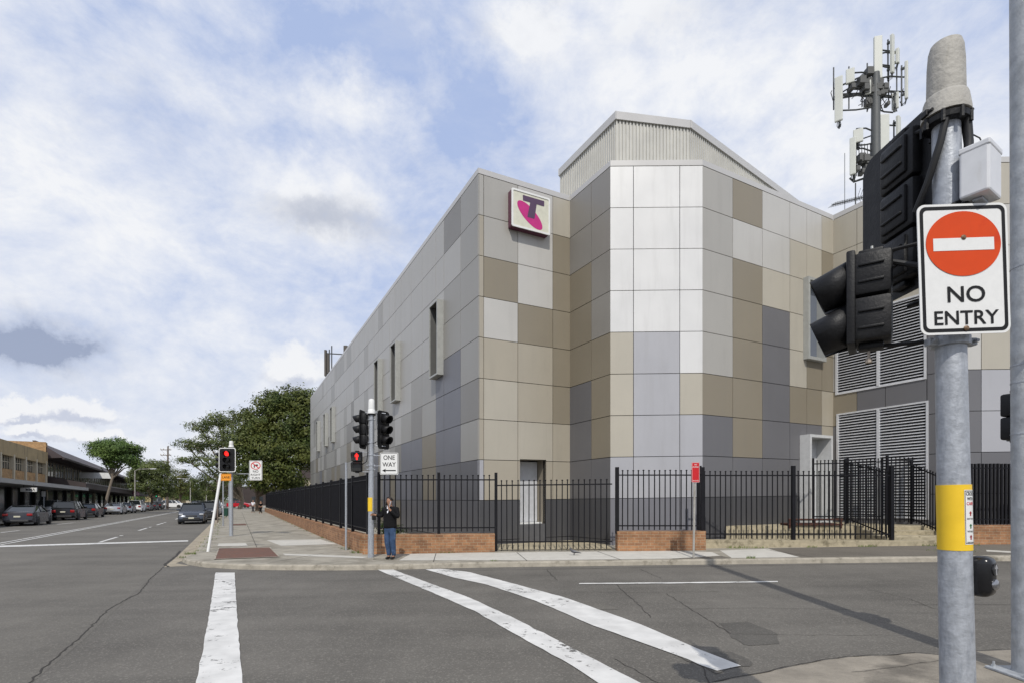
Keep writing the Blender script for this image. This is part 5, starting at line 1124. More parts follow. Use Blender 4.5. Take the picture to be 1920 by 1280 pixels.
    m = MB(); m.M = Matrix.Translation(q(.072, -.135, 1.555)) @ Matrix.Rotation(R(20), 4, 'Y') @ Matrix.Rotation(R(20), 4, 'X'); m.box(-.0075, -.030, -.062, -.0065, .030, .062); m.build('screen', M['glassdark'], ph)
man()
def walker(px, pyb, h, top, legs, label, seat=False):
    p = gp(px, pyb, 0); gz = -.1; r = empty('person', (p.x, p.y, gz), 0, label, 'person'); k = h/1.75
    def build(nm, js, mt):
        J = {}; E = []
        for n, x, y, z, rad, to in js:
            J[n] = (p.x+x*k, p.y+y*k, gz+z*k, rad*k)
            if to: E.append((to, n))
        skin_mesh(nm, J, E, mt, r, sub=1)
    L = [('pelvis', 0, 0, .93, .11, None), ('ch', 0, 0, 1.25, .13, 'pelvis'), ('up', 0, 0, 1.40, .09, 'ch'), ('nk', 0, 0, 1.47, .045, 'up'), ('hd', 0, 0, 1.62, .085, 'nk'), ('tp', 0, 0, 1.69, .05, 'hd')]
    for s in (-1, 1): L += [('h%d' % s, s*.09, 0, .85, .09, 'pelvis'), ('k%d' % s, s*.09, -.1*s-.03, .48, .055, 'h%d' % s), ('a%d' % s, s*.09, .12*s, .09, .04, 'k%d' % s), ('t%d' % s, s*.09, .12*s-.12, .04, .035, 'a%d' % s),
                      ('s%d' % s, s*.18, 0, 1.38, .055, 'up'), ('e%d' % s, s*.23, .03, 1.12, .042, 's%d' % s), ('w%d' % s, s*.21, -.08, .90, .03, 'e%d' % s), ('d%d' % s, s*.20, -.11, .82, .028, 'w%d' % s)]
    build('body', L, M['skin'])
    build('top', [('pelvis', 0, 0, .93, .135, None), ('ch', 0, 0, 1.25, .155, 'pelvis'), ('up', 0, 0, 1.39, .11, 'ch'), ('s-', -.18, 0, 1.38, .072, 'up'), ('s+', .18, 0, 1.38, .072, 'up'), ('e-', -.23, .03, 1.12, .06, 's-'), ('e+', .23, .03, 1.12, .06, 's+')], top)
    build('trousers', [('pelvis', 0, 0, .90, .135, None)]+sum([[('h%d' % s, s*.09, 0, .82, .10, 'pelvis'), ('k%d' % s, s*.09, -.1*s-.03, .48, .075, 'h%d' % s), ('a%d' % s, s*.09, .10*s, .14, .06, 'k%d' % s)] for s in (-1, 1)], []), legs)
    build('hair', [('pelvis', 0, .02, 1.66, .092, None), ('b', 0, .05, 1.58, .06, 'pelvis')], M['hair'])
walker(474.5, 961, 1.7, M['shirt'], mat('dark_trousers', (.03, .03, .035), .8), 'distant pedestrian in white top walking under the big tree')
walker(489, 962.5, 1.6, M['jacket'], M['jacket'], 'distant pedestrian dressed in black beside the end of the street fence')
# pigeons
PG = mat('pigeon_grey', (.07, .07, .08), .6, 0, .5, .3, 30); PW = mat('pigeon_pale', (.22, .22, .23), .6)
def pigeon(px, py, rz, label):
    p = gp(px, py, 0); r = empty('pigeon', (p.x, p.y, G(p.x)+.006), rz, label, 'bird', 'pigeons on the footpath'); Mx = ROOTM[r.name]
    def sk(nm, js, mt, sub=2):
        J = {}; E = []
        for n, x, y, z, rad, to in js:
            q = Mx @ Vector((x, y, z)); J[n] = (*q, rad)
            if to: E.append((to, n))
        return skin_mesh(nm, J, E, mt, r, sub=sub)
    sk('body', [('pelvis', .0, 0, .105, .048, None), ('c', -.07, 0, .125, .050, 'pelvis'), ('n', -.105, 0, .165, .028, 'c'), ('h', -.125, 0, .200, .024, 'n'), ('b', -.155, 0, .195, .006, 'h'), ('r', .08, 0, .085, .028, 'pelvis'), ('t', .16, 0, .07, .014, 'r'), ('t2', .20, 0, .062, .012, 't'),
                ('la', -.01, .02, .06, .012, 'pelvis'), ('la2', -.01, .02, .008, .005, 'la'), ('la3', -.04, .02, .004, .004, 'la2'), ('lb', -.01, -.02, .06, .012, 'pelvis'), ('lb2', .0, -.02, .008, .005, 'lb'), ('lb3', -.03, -.02, .004, .004, 'lb2')], PG)
    for s in (-1, 1): sk('wing', [('pelvis', -.04, s*.042, .125, .022, None), ('m', .03, s*.044, .115, .020, 'pelvis'), ('t', .12, s*.03, .085, .008, 'm')], PW)
pigeon(1077, 1040, 0, 'grey pigeon walking on the pale footpath in front of the gate')
pigeon(1210, 1030.5, R(8), 'grey pigeon pecking at the foot of the short brick wall')
# ================================================================== FAR SIDE OF THE LONG STREET: SHOPS
def fr3(y, off=0): return Vector((-41.1-.517*(y-38.8), y, 0))+UR*off     # shop-front line
BV = UR                                                                   # outward (towards the street)
def fpt(y, z, off=0): p = fr3(y, off); return Vector((p.x, p.y, z))
def slabf(m, y0, y1, zb0, zt0, zb1, zt1, o0, o1, mi=0):
    """block along the shop-front line between y0,y1; outward from o0 to o1"""
    m.hexa([fpt(y0, zb0, o0), fpt(y1, zb1, o0), fpt(y1, zb1, o1), fpt(y0, zb0, o1), fpt(y0, zt0, o0), fpt(y1, zt1, o0), fpt(y1, zt1, o1), fpt(y0, zt0, o1)], mi)
M['render_tan'] = mat('weathered_tan_render', (.36, .28, .16), .85, 0, .3, .12, 1.5, stain=((.13, .11, .07), 1.4, .52, .6, (1, 1, .3)))
M['shopglass'] = mat('shop_glass', (.03, .035, .04), .12, 0, .7, .5, .8)
M['shopdark'] = mat('shop_interior', (.02, .02, .02), .8, var=.4, nscale=1)
M['darkclad'] = mat('dark_brown_cladding', (.045, .034, .032), .6, 0, .4, .15, .8)
M['darkroof'] = mat('dark_roof_sheet', (.06, .045, .045), .6, 0, .4, .15, .8)
M['cream'] = mat('cream_pillar', (.45, .40, .30), .8)
M['awn'] = mat('awning_grey', (.26, .26, .26), .6)
s1 = empty('shop_building', tuple(fpt(45, -.1)), 0, 'two-storey tan brick shop building with window bands at the far left', 'building')
y0, y1 = 36, 59.2
m = MB(); slabf(m, y0, y1, -.2, 7.0, -.2, 6.6, -12, -.35); m.build('wall', M['brick_tan'], s1)
m = MB(); slabf(m, y0, y1, 3.2, 4.55, 3.2, 4.35, -.34, 0); m.build('brick_band', M['brick_tan'], s1)
m = MB(); slabf(m, y0, y1, 5.85, 7.2, 5.55, 6.85, -.34, .1); m.build('parapet', M['render_tan'], s1)
ks = [y0+2.85*i for i in range(9)]
for y in ks:
    if y > y1-.3: continue
    m = MB(); slabf(m, y-.14, y+.14, 3.2, 5.86, 3.2, 5.86, -.3, .12); m.build('pillar', M['cream'], s1)
    b = min(y+2.71, y1-.05); a = y+.16
    m = MB(); slabf(m, a, b, 4.5, 5.86, 4.45, 5.8, -.30, -.24); w_ = m.build('window', M['shopglass'], s1)
    m = MB(); k = 5
    for j in range(k+1):
        yy = a+(b-a-.05)*j/k; slabf(m, yy, yy+.05, 4.5, 5.86, 4.5, 5.86, -.24, -.18)
    slabf(m, a, b, 5.1, 5.15, 5.1, 5.15, -.24, -.17); m.build('window_frame', M['cream'], w_)
m = MB(); slabf(m, y0-6, 60.8, 3.0, 3.30, 2.68, 2.98, -.2, 3.3); aw = m.build('awning', M['awn'], s1)
m = MB(); slabf(m, y0-6, 60.8, 2.98, 3.33, 2.66, 3.0, 3.302, 3.36); m.build('fascia', mat('fascia_pale', (.36, .36, .35), .5), aw)
m = MB(); slabf(m, y0-6, y1, -.1, 3.0, -.1, 2.8, -.33, -.30); sf = m.build('shopfront', M['shopglass'], s1)
for i in range(9):
    yy = y0-1+i*3; m = MB(); slabf(m, yy, yy+.35, -.1, 3.0, -.1, 2.8, -.29, -.05); m.build('post', M['shopdark'], sf)
# hanging sign of the gym
r, (o, u, v, n) = sign('hanging_sign', fpt(42.4, 2.44, 3.5), 1.35, .34, 'white hanging sign with dark letters MMA under the grey shop awning', 'sign', border=None, rotz=0, thick=.06)
m = MB(); put_text(m, 'MMA', o, u, v, .45, 1.25, .06, .28); m.build('lettering', M['signblack'], r)
m = MB(); m.tube([o+v*.34+u*.3, o+v*.62+u*.3], .02, 5); m.tube([o+v*.34+u*1.1, o+v*.62+u*1.1], .02, 5); m.build('hanger', M['shopdark'], r)
# dark mansard building
s2 = empty('shop_building', tuple(fpt(80, -.1)), 0, 'long dark brown shop building with sloping mansard roof and ribbon windows on the left', 'building')
y0, y1 = 59.4, 108
m = MB(); slabf(m, y0, y1, -.2, 7.6, -.2, 5.9, -14, -.6); m.build('wall', M['darkclad'], s2)
m = MB(); slabf(m, y0-.1, y0+.4, 2.6, 8.0, 2.6, 7.9, -12, -.1); m.build('side_wall', M['brick_tan'], s2)
m = MB(); m.hexa([fpt(y0, 6.35, 1.5), fpt(y1, 4.9, 1.5), fpt(y1, 4.75, -.6), fpt(y0, 6.2, -.6), fpt(y0, 8.15, -1.0), fpt(y1, 6.2, -1.0), fpt(y1, 6.2, -1.3), fpt(y0, 8.15, -1.3)]); m.build('mansard_roof', M['darkroof'], s2)
m = MB(); slabf(m, y0, y1, 6.15, 6.36, 4.7, 4.92, 1.3, 1.52); m.build('gutter', M['darkclad'], s2)
for i in range(13):
    a = y0+.8+i*3.6; b = a+3.3
    if b > y1: break
    t = (a-y0)/(y1-y0); m = MB(); slabf(m, a, b, 4.35-.9*t, 5.9-1.2*t, 4.35-.9*t, 5.9-1.2*t, -.58, -.52); w_ = m.build('window', mat('pale_glass', (.12, .13, .14), .1, 0, .8, .6, .6) if i < 5 else M['shopglass'], s2)
    m = MB()
    for j in range(4): yy = a+1.05*j; slabf(m, yy, yy+.08, 4.35-.9*t, 5.9-1.2*t, 4.35-.9*t, 5.9-1.2*t, -.52, -.46)
    m.build('window_frame', M['cream'], w_)
m = MB(); m.hexa([fpt(y0+1, 2.9, 3.2), fpt(y1, 2.2, 3.2), fpt(y1, 2.2, -.5), fpt(y0+1, 2.9, -.5), fpt(y0+1, 3.55, 3.2), fpt(y1, 2.8, 3.2), fpt(y1, 3.5, -.5), fpt(y0+1, 4.3, -.5)]); aw = m.build('awning', M['darkclad'], s2)
m = MB(); slabf(m, y0+1, y1, 3.5, 3.62, 2.75, 2.87, 3.203, 3.28); m.build('awning_edge', mat('edge_grey', (.20, .19, .19), .5), aw)
m = MB(); slabf(m, y0+.5, y1, -.1, 2.9, -.1, 2.3, -.58, -.5); sf = m.build('shopfront', M['shopglass'], s2)
for i in range(14):
    yy = y0+1+i*3.4; m = MB(); slabf(m, yy, yy+.3, -.1, 2.8, -.1, 2.3, -.49, -.3); m.build('post', M['shopdark'] if i % 3 else M['cream'], sf)
m = MB(); slabf(m, 73.2, 73.5, 4.55, 5.35, 4.55, 5.35, -.4, 3.1); m.build('projecting_sign', M['white'], s2)
m = MB(); slabf(m, 88, 93.5, 2.35, 3.1, 2.3, 3.05, 3.3, 3.34); m.build('pink_fascia', mat('dull_pink', (.18, .03, .08), .5), s2)
# more distant low buildings
def block(label, px0, px1, ytop, d, dep, mt, roofh=0, name='distant_building', base=-.2):
    x0, x1 = (px0-960)/1000*d, (px1-960)/1000*d; z = 1.65+(935-ytop)/1000*d
    r = empty(name, ((x0+x1)/2, d, base), 0, label, 'building'); m = MB(); m.box(x0, d, base, x1, d+dep, z); m.build('wall', mt, r)
    m = MB()
    if roofh: m.prism([(x0-.4, z), (x1+.4, z), (x1-.5, z+roofh), (x0+.5, z+roofh)], (0, d-.4, 0), (1, 0, 0), (0, 0, 1), (0, dep+.8, 0))
    else: m.box(x0-.15, d-.15, z, x1+.15, d+dep+.15, z+.25)
    m.build('roof', M['darkroof'] if roofh else M['awn'], r)
    m = MB(); k = max(2, int((x1-x0)/4))
    for i in range(k):
        a = x0+(x1-x0)*(i+.2)/k; b = x0+(x1-x0)*(i+.8)/k
        if z > 2.2: w_ = MB(); w_.box(a, d-.06, .9, b, d+.05, min(z-.4, 2.4)); w_.build('window', M['shopglass'], r)
    return r
block('distant low building with dark flat roof at the end of the street, left', 246, 312, 921, 165, 10, M['render_tan'])
block('distant pale building with white roof line beyond the street trees', 326, 372, 920, 210, 12, M['cream'])
block('small pale house with grey pitched roof showing at the left end of the clad building', 560, 600, 896, 100, 12, M['cream'], 2.2, 'house')
block('distant dark building under the trees behind the red car', 430, 500, 912, 150, 12, M['darkclad'])

# ================================================================== CARS
def carpaint(name, c, metal=.3): return mat(name, c, .25, metal, .6, .02)
M['lampw'] = mat('headlamp', (.55, .56, .58), .12, .3); M['lampr'] = mat('tail_lamp', (.30, .01, .01), .25); M['plate'] = mat('number_plate', (.55, .53, .42), .5); M['trim'] = mat('car_trim', (.02, .02, .02), .5)
def make_car(label, paint, kind, loc, rz, group='cars parked along the street'):
    """x forward; profile per kind; returns root"""
    P = dict(sedan=dict(L=4.75, W=.91, H=1.44, bon=.98, boot=1.03, b0=-2.05, b1=1.02, t0=-1.05, t1=.25, tr=-1.55),
             suv=dict(L=4.75, W=.94, H=1.72, bon=1.08, boot=1.12, b0=-2.25, b1=1.15, t0=-2.0, t1=.40, tr=-2.25),
             hatch=dict(L=4.25, W=.89, H=1.46, bon=.98, boot=1.0, b0=-2.0, b1=1.05, t0=-1.55, t1=.25, tr=-1.95),
             mpv=dict(L=4.45, W=.90, H=1.62, bon=1.03, boot=1.05, b0=-2.1, b1=1.25, t0=-1.95, t1=.40, tr=-2.1))[kind]
    r = empty('parked_car', loc, rz, label, 'car', group); Mx = ROOTM[r.name]; Lh = P['L']/2; W_ = P['W']; bn = P['bon']
    wx = (1.40, -1.35); wr = .33 if kind != 'suv' else .37
    # side outline with wheel arches
    def arch(cx_):
        return [(cx_+(wr+.06)*math.cos(t), .30+(wr+.06)*math.sin(t)) for t in [R(-8+196*i/10) for i in range(11)]]
    bt = P['boot']
    poly = [(Lh-.12, .22)]+arch(wx[0])+arch(wx[1])+[(-Lh+.15, .25), (-Lh, .42), (-Lh+.02, .72), (-Lh+.10, bt-.05), (-Lh+.30, bt), (P['b0'], bt), (P['b0']+.5, bt-.01), (P['b1']-.4, bn), (P['b1'], bn-.01), (Lh-.55, bn-.10), (Lh-.18, bn-.22), (Lh-.03, .62), (Lh, .40)]
    bm = bmesh.new(); n = len(poly); rows = [-1, -.93, -.6, 0, .6, .93, 1]; V = []
    for k in rows:
        e = abs(k)
        ring_ = []
        for x, z in poly:
            taper = 1-.13*max(0, (abs(x)-Lh*.62)/(Lh*.38))**2
            side = W_*(1-.05*max(0, (z-.55)/.5)**2-.03*max(0, (.35-z)/.2))
            zz = z-(.05*max(0, (z-.8)/.3) if e > .9 else 0)-(.02 if e == 1 else 0)*(z > .6)
            xx = x*(1-.035*(e**3)*(abs(x) > Lh*.8)); ring_.append(bm.verts.new((xx, k*side*taper, zz)))
        V.append(ring_)
    for a, b in zip(V[:-1], V[1:]):
        for i in range(n): bm.faces.new((a[i], a[(i+1) % n], b[(i+1) % n], b[i]))
    f0 = bm.faces.new(V[0]); f1 = bm.faces.new(list(reversed(V[-1]))); bmesh.ops.triangulate(bm, faces=[f0, f1])
    m = MB(); m.M = Mx; m.addbm(bm); body = m.build('body', paint, r, True)
    # cabin: glass block, roof skin and pillars
    zb, zt = bn-.03, P['H']; wb, wt = W_*.93, W_*.70
    b0, b1, t0, t1 = P['b0']+.08, P['b1'], P['t0'], P['t1']
    def cab(k0, k1, b0, b1, t0, t1, wb, wt, zb, zt): return [(b0, -wb, zb), (b1, -wb*.95, zb), (b1, wb*.95, zb), (b0, wb, zb), (t0, -wt, zt), (t1, -wt, zt), (t1, wt, zt), (t0, wt, zt)]
    c8 = cab(0, 1, b0, b1, t0, t1, wb, wt, zb, zt-.05); m = MB(); m.M = Mx; m.hexa(c8); m.build('window', M['cglass'], r)
    m = MB(); m.M = Mx; bm = bmesh.new(); g = [(t0-.06, -wt-.015), (t1+.10, -wt-.015), (t1+.10, wt+.015), (t0-.06, wt+.015)]
    nx = 6; grid = [[bm.verts.new((t0-.08+(t1-t0+.2)*i/nx, (wt+.02)*j/3, zt-.03+.035*math.sin(math.pi*i/nx)*(1-.25*(j/3)**2)-.03*(abs(j) == 3))) for j in range(-3, 4)] for i in range(nx+1)]
    for i in range(nx):
        for j in range(6): bm.faces.new((grid[i][j], grid[i+1][j], grid[i+1][j+1], grid[i][j+1]))
    bm2 = bmesh.ops.solidify(bm, geom=bm.faces[:], thickness=.05); m.addbm(bm)
    for s in (-1, 1):
        for (bx_, tx_) in ((b1, t1), (b0, t0)):
            m.tube([(bx_, s*wb*.955, zb), ((bx_+tx_)/2, s*(wb+wt)/2*.985, (zb+zt)/2), (tx_, s*wt, zt-.04)], .038, 6)
        for f_ in (.36, .72) if kind in ('suv', 'mpv') else (.5,):
            bx_, tx_ = b0+(b1-b0)*f_, t0+(t1-t0)*f_; m.tube([(bx_, s*(wb+.004), zb), (tx_, s*(wt+.004), zt-.05)], .030, 6)
    m.build('roof', paint, r, True)
    for x in wx:
        for s in (-1, 1):
            m = MB(); m.M = Mx; m.lathe([(wr*.62, -.02), (wr*.66, .0), (wr*.93, .0), (wr, .04), (wr, .18), (wr*.93, .21), (wr*.66, .21)], (x, s*(W_-.005), .0+wr), 24, 0, (0, -s, 0)); wh = m.build('wheel', M['tyre'], r, True)
            m = MB(); m.M = Mx; c = Vector((x, s*(W_+.004), wr))
            for k in range(7):
                t = 2*math.pi*k/7; d_ = Vector((math.cos(t), 0, math.sin(t))); pp = Vector((-math.sin(t), 0, math.cos(t)))*.028
                m.hexa([c-pp*1.2, c+pp*1.2, c+pp*1.2-Vector((0, s*.03, 0)), c-pp*1.2-Vector((0, s*.03, 0)), c+d_*wr*.62-pp, c+d_*wr*.62+pp, c+d_*wr*.62+pp-Vector((0, s*.03, 0)), c+d_*wr*.62-pp-Vector((0, s*.03, 0))])
            m.lathe([(wr*.60, 0), (wr*.66, 0), (wr*.66, .03), (wr*.60, .03)], c, 24, 0, (0, -s, 0)); m.build('rim', M['rim'], wh)
            if x > 0:
                m = MB(); m.M = Mx; m.bbox(Lh-.33, min(s*.52, s*.80), bn-.34, Lh-.055, max(s*.52, s*.80), bn-.22, .03); m.build('headlight', M['lampw'], r, True)
                m = MB(); m.M = Mx; m.bbox(b1-.35, min(s*(wb+.0), s*(wb+.20)), zb+.02, b1-.20, max(s*wb, s*(wb+.20)), zb+.17, .03); m.build('mirror', paint, r, True)
            else:
                m = MB(); m.M = Mx; m.bbox(-Lh+.02, min(s*.50, s*.80), .72, -Lh+.22, max(s*.50, s*.80), .72+(.16 if kind == 'sedan' else .22), .03); m.build('taillight', M['lampr'], r, True)
    m = MB(); m.M = Mx; m.bbox(Lh-.10, -.55, .30, Lh+.012, .55, .52, .03); m.bbox(Lh-.16, -.38, .58, Lh-.02, .38, .68, .02); m.build('grille', M['trim'], r)
    m = MB(); m.M = Mx; m.bbox(-Lh-.012, -.62, .28, -Lh+.12, .62, .44, .03); m.build('bumper', M['trim'], r)
    for x in (Lh+.014, -Lh-.016): m = MB(); m.M = Mx; zc = .42 if x > 0 else (.62 if kind != 'suv' else .72); m.bbox(x-.006, -.18, zc, x+.006, .18, zc+.11, .003); m.build('number_plate', M['plate'], r)
    return r
HD = math.atan2(U.y, U.x)
def lp(y): return Vector((-34.3-.517*(y-38.8), y, 0))
gz_ = ROAD-.1035
def left_car(label, paint, kind, yr, dx=0, L=4.7):
    p = lp(yr)-UR*(.92+dx)+U*(L/2); return make_car(label, paint, kind, (p.x, p.y, gz_), HD)
cp = dict(black=carpaint('paint_black', (.010, .010, .012)), char=carpaint('paint_charcoal', (.035, .036, .045)), silver=carpaint('paint_silver', (.40, .41, .42), .6), white=carpaint('paint_white', (.75, .75, .74), 0), grey=carpaint('paint_slate', (.07, .08, .10), .5), maroon=carpaint('paint_maroon', (.12, .01, .02)), red=carpaint('paint_red', (.45, .02, .03), 0), mid=carpaint('paint_midgrey', (.16, .165, .17), .5))
left_car('charcoal sedan nearest on the left side of the street, seen from behind', cp['char'], 'sedan', 37.6)
left_car('black four-wheel drive wagon parked second on the left, seen from behind', cp['black'], 'suv', 47.4)
left_car('black hatchback parked in front of the black wagon on the left', cp['black'], 'hatch', 54.2)
left_car('silver sedan parked beyond the thin leaning street tree on the left', cp['silver'], 'sedan', 65.5, -.1)
left_car('small silver hatchback between the silver sedan and the white wagon', cp['silver'], 'hatch', 71.5, -.2)
left_car('white wagon parked far down the left side of the street', cp['white'], 'suv', 77.5, -.4)
left_car('mid-grey sedan parked just beyond the far white wagon', cp['mid'], 'sedan', 85, -.4)
left_car('dark sedan, second last of the far row of parked cars on the left', cp['char'], 'sedan', 92, -.4)
left_car('black hatchback, last of the far row of parked cars on the left', cp['black'], 'hatch', 99, -.3)
make_car('dark red car mostly cut off by the left edge of the picture', cp['maroon'], 'hatch', (-44.3, 43.5, gz_+.1), HD+.25)
make_car('silver wagon standing in the shade between the sedan and the black wagon', cp['silver'], 'suv', (-45.3, 52.5, gz_+.1), HD+.1)
p = Vector((-25.1, 42.0, 0)); make_car('dark grey people carrier facing the camera beside the kerb', cp['grey'], 'mpv', (p.x, p.y, gz_), HD+math.pi)
for i, (yy, kd, pc, lb) in enumerate(((50, 'suv', 'black', 'black wagon parked directly behind the dark grey people carrier'), (57.5, 'hatch', 'mid', 'grey hatchback parked third along the right-hand kerb'), (65, 'suv', 'silver', 'silver wagon parked fourth along the right-hand kerb'), (74, 'sedan', 'white', 'white sedan parked far along the right-hand kerb'))):
    q = k1(yy)-UR*1.25; make_car(lb, cp[pc], kd, (q.x, q.y, gz_), HD+math.pi)
q = gp(326, 951); make_car('white wagon crossing the street side-on in the distance', cp['white'], 'suv', (q.x, q.y, gz_), R(8), 'cars driving in the distance')
q = gp(352, 951.5); make_car('dark blue-grey van beside the crossing white wagon', cp['grey'], 'mpv', (q.x, q.y+3, gz_), HD+math.pi, 'cars driving in the distance')
make_car('red car parked side-on in the distance past the signal pole', cp['red'], 'sedan', (-.511*112, 112, -.1), R(5), 'cars driving in the distance')

# ================================================================== TREES
def leaf_cloud(name, blobs, n, size, mt, parent, seed=1, up=.35, shell=.55):
    """many small leaf faces gathered in clumps through the blobs (cx,cy,cz,rx,ry,rz)"""
    g = np.random.default_rng(seed); B = np.array(blobs, float); vol = (B[:, 3]*B[:, 4]*B[:, 5])**(2/3); vol /= vol.sum()
    ncl = max(12, n//26); bi = g.choice(len(B), ncl, p=vol); d = g.normal(size=(ncl, 3)); d /= np.linalg.norm(d, axis=1)[:, None]
    rad = (shell+(1.04-shell)*g.random(ncl)**.6)[:, None]; cc = B[bi, :3]+d*rad*B[bi, 3:]
    ci = g.integers(0, ncl, n); cs = size*4.2; off = g.normal(size=(n, 3))*cs*np.array([.55, .55, .32]); c = cc[ci]+off
    dd = (d[ci]*1.0+off/cs*.6); nn = g.normal(size=(n, 3))*.55+dd; nn[:, 2] += up; nn /= np.linalg.norm(nn, axis=1)[:, None]
    a = np.cross(nn, g.normal(size=(n, 3))); a /= np.linalg.norm(a, axis=1)[:, None]; b = np.cross(nn, a); s = size*g.uniform(.6, 1.35, (n, 1))
    V = np.stack([c-a*s, c-b*s*.5+nn*s*.12, c+a*s, c+b*s*.5+nn*s*.12], 1).reshape(-1, 3)
    Mi = rootm(parent).inverted(); V = V+np.array(Mi.translation); me = bpy.data.meshes.new(name); me.vertices.add(len(V)); me.vertices.foreach_set('co', V.ravel())
    me.loops.add(4*n); me.polygons.add(n); me.loops.foreach_set('vertex_index', np.arange(4*n)); me.polygons.foreach_set('loop_start', np.arange(0, 4*n, 4)); me.polygons.foreach_set('loop_total', np.full(n, 4)); me.update(); me.validate()
    me.materials.append(mt); o = bpy.data.objects.new(name, me); col.objects.link(o); o.parent = parent; return o
def tree(label, base, blobs, n, size, mt, tr=.3, lean=(0, 0), fork=.4, seed=1, group='street trees', bark='bark', shell=.55, limbs=True):
    base = Vector(base); r = empty('tree', tuple(base), 0, label, 'tree', group); g = random.Random(seed)
    zc = min(b[2]-b[5]*.2 for b in blobs); H_ = zc-base.z; f = base+Vector((lean[0], lean[1], H_*fork)); m = MB()
    m.tube([base-Vector((0, 0, .3)), base+Vector((0, 0, .15)), base.lerp(f, .5)+Vector((g.uniform(-.1, .1), 0, 0)), f], [tr*1.35, tr*1.05, tr*.9, tr*.75], 10)
    for b in blobs:
        c = Vector(b[:3]); mid = f.lerp(c, .5)+Vector((g.uniform(-.3, .3), g.uniform(-.3, .3), g.uniform(-.1, .5)))
        m.tube([f-Vector((0, 0, tr*.4)), mid, c], [tr*.55, tr*.35, tr*.16], 6)
        for k in range(4):
            d_ = Vector((g.uniform(-1, 1)*b[3], g.uniform(-1, 1)*b[4], g.uniform(-.2, .8)*b[5]))*.8; m.tube([mid.lerp(c, .4+.15*k), c+d_*.5, c+d_], [tr*.2, tr*.12, tr*.04], 5)
    m.build('trunk', M[bark], r, True); leaf_cloud('crown', blobs, n, size, mt, r, seed, shell=shell); return r
def pb(px, py, d, rx, rz, ry=None, dy=0):     # blob centred at a measured place; radii in metres
    p = Pw(px, py, d); return (p.x, p.y+dy, p.z, rx, ry or rx, rz)
tree('large dense dark green tree with rusty leaves at the left end of the building', (-.477*78, 78, -.1),
     [pb(535, 752, 80, 2.6, 2.3), pb(505, 760, 78, 2.0, 2.0), pb(570, 760, 80, 2.6, 2.6), pb(480, 800, 77, 2.8, 2.4), pb(530, 800, 78, 3.4, 3.0), pb(580, 805, 80, 3.4, 3.2), pb(460, 835, 76, 2.4, 2.0), pb(505, 845, 76, 3.2, 2.4), pb(560, 850, 78, 3.6, 2.6), pb(470, 872, 76, 2.4, 1.5), pb(520, 885, 76, 3.0, 1.7), pb(500, 905, 76, 2.4, 1.1), pb(600, 850, 81, 3.2, 3.0), pb(548, 905, 78, 2.0, 1.1), pb(462, 775, 79, 1.2, 1.2)],
     52000, .20, M['leaf_rust'], .34, seed=3, fork=.6, shell=.25)
tree('tall spreading airy tree overhanging the street, left of the dense dark tree', (-.510*96, 96, -.1),
     [pb(405, 788, 95, 2.6, 1.3), pb(375, 800, 95, 2.3, 1.2), pb(430, 785, 95, 2.4, 1.4), pb(345, 832, 94, 1.8, .9), pb(370, 835, 94, 2.4, 1.2), pb(405, 825, 94, 3.0, 1.7), pb(440, 820, 95, 3.0, 2.4), pb(350, 862, 93, 1.5, .8), pb(385, 862, 93, 2.4, 1.3), pb(425, 868, 93, 3.0, 2.0), pb(400, 890, 93, 2.4, 1.2), pb(440, 895, 93, 2.6, 1.6), pb(375, 905, 95, 2.2, 1.0), pb(400, 918, 95, 2.2, 1.0)],
     19000, .16, M['leaf_b'], .40, lean=(.5, 0), seed=5, fork=.55, bark='barkpale', shell=.35)
tree('slender flat-topped tree with thin leaning trunk in front of the dark shops', (-51.3, 67, -.1),
     [pb(196, 838, 67, 1.9, .7), pb(218, 832, 67, 2.0, .8), pb(240, 842, 67, 1.6, .7), pb(182, 834, 67, .9, .45), pb(215, 855, 67, 2.2, .6), pb(245, 862, 67, 1.5, .55), pb(210, 872, 67, 1.0, .4), pb(252, 872, 67, .8, .4), pb(200, 848, 67, 1.8, .5), pb(232, 856, 67, 1.7, .6), pb(225, 842, 67, 2.6, .9), pb(190, 842, 67, 1.3, .5)],
     17000, .12, M['leaf_c'], .19, lean=(1.1, 0), seed=8, fork=.75, bark='barkpale', shell=.3)
tree('round dark street tree between the slender tree and the timber utility pole', (-.675*92, 92, -.1),
     [pb(270, 885, 92, 2.2, 1.6), pb(290, 880, 92, 2.4, 1.6), pb(305, 895, 92, 1.9, 1.6), pb(262, 905, 92, 1.8, 1.4), pb(285, 910, 92, 2.6, 1.5), pb(308, 918, 92, 1.5, 1.2), pb(275, 872, 92, 1.6, 1.0), pb(255, 890, 92, 1.4, 1.2), pb(298, 872, 92, 1.5, 1.0)], 17000, .14, M['leaf_b'], .22, seed=9, fork=.6)
tree('small dark gum tree far down the street beside the utility pole', (-.622*130, 130, -.1),
     [pb(338, 888, 130, 2.0, 1.4), pb(345, 902, 130, 2.6, 1.6), pb(332, 912, 130, 2.0, 1.4), pb(350, 918, 130, 2.8, 1.4)], 5000, .17, M['leaf_a'], .25, seed=10, fork=.6)
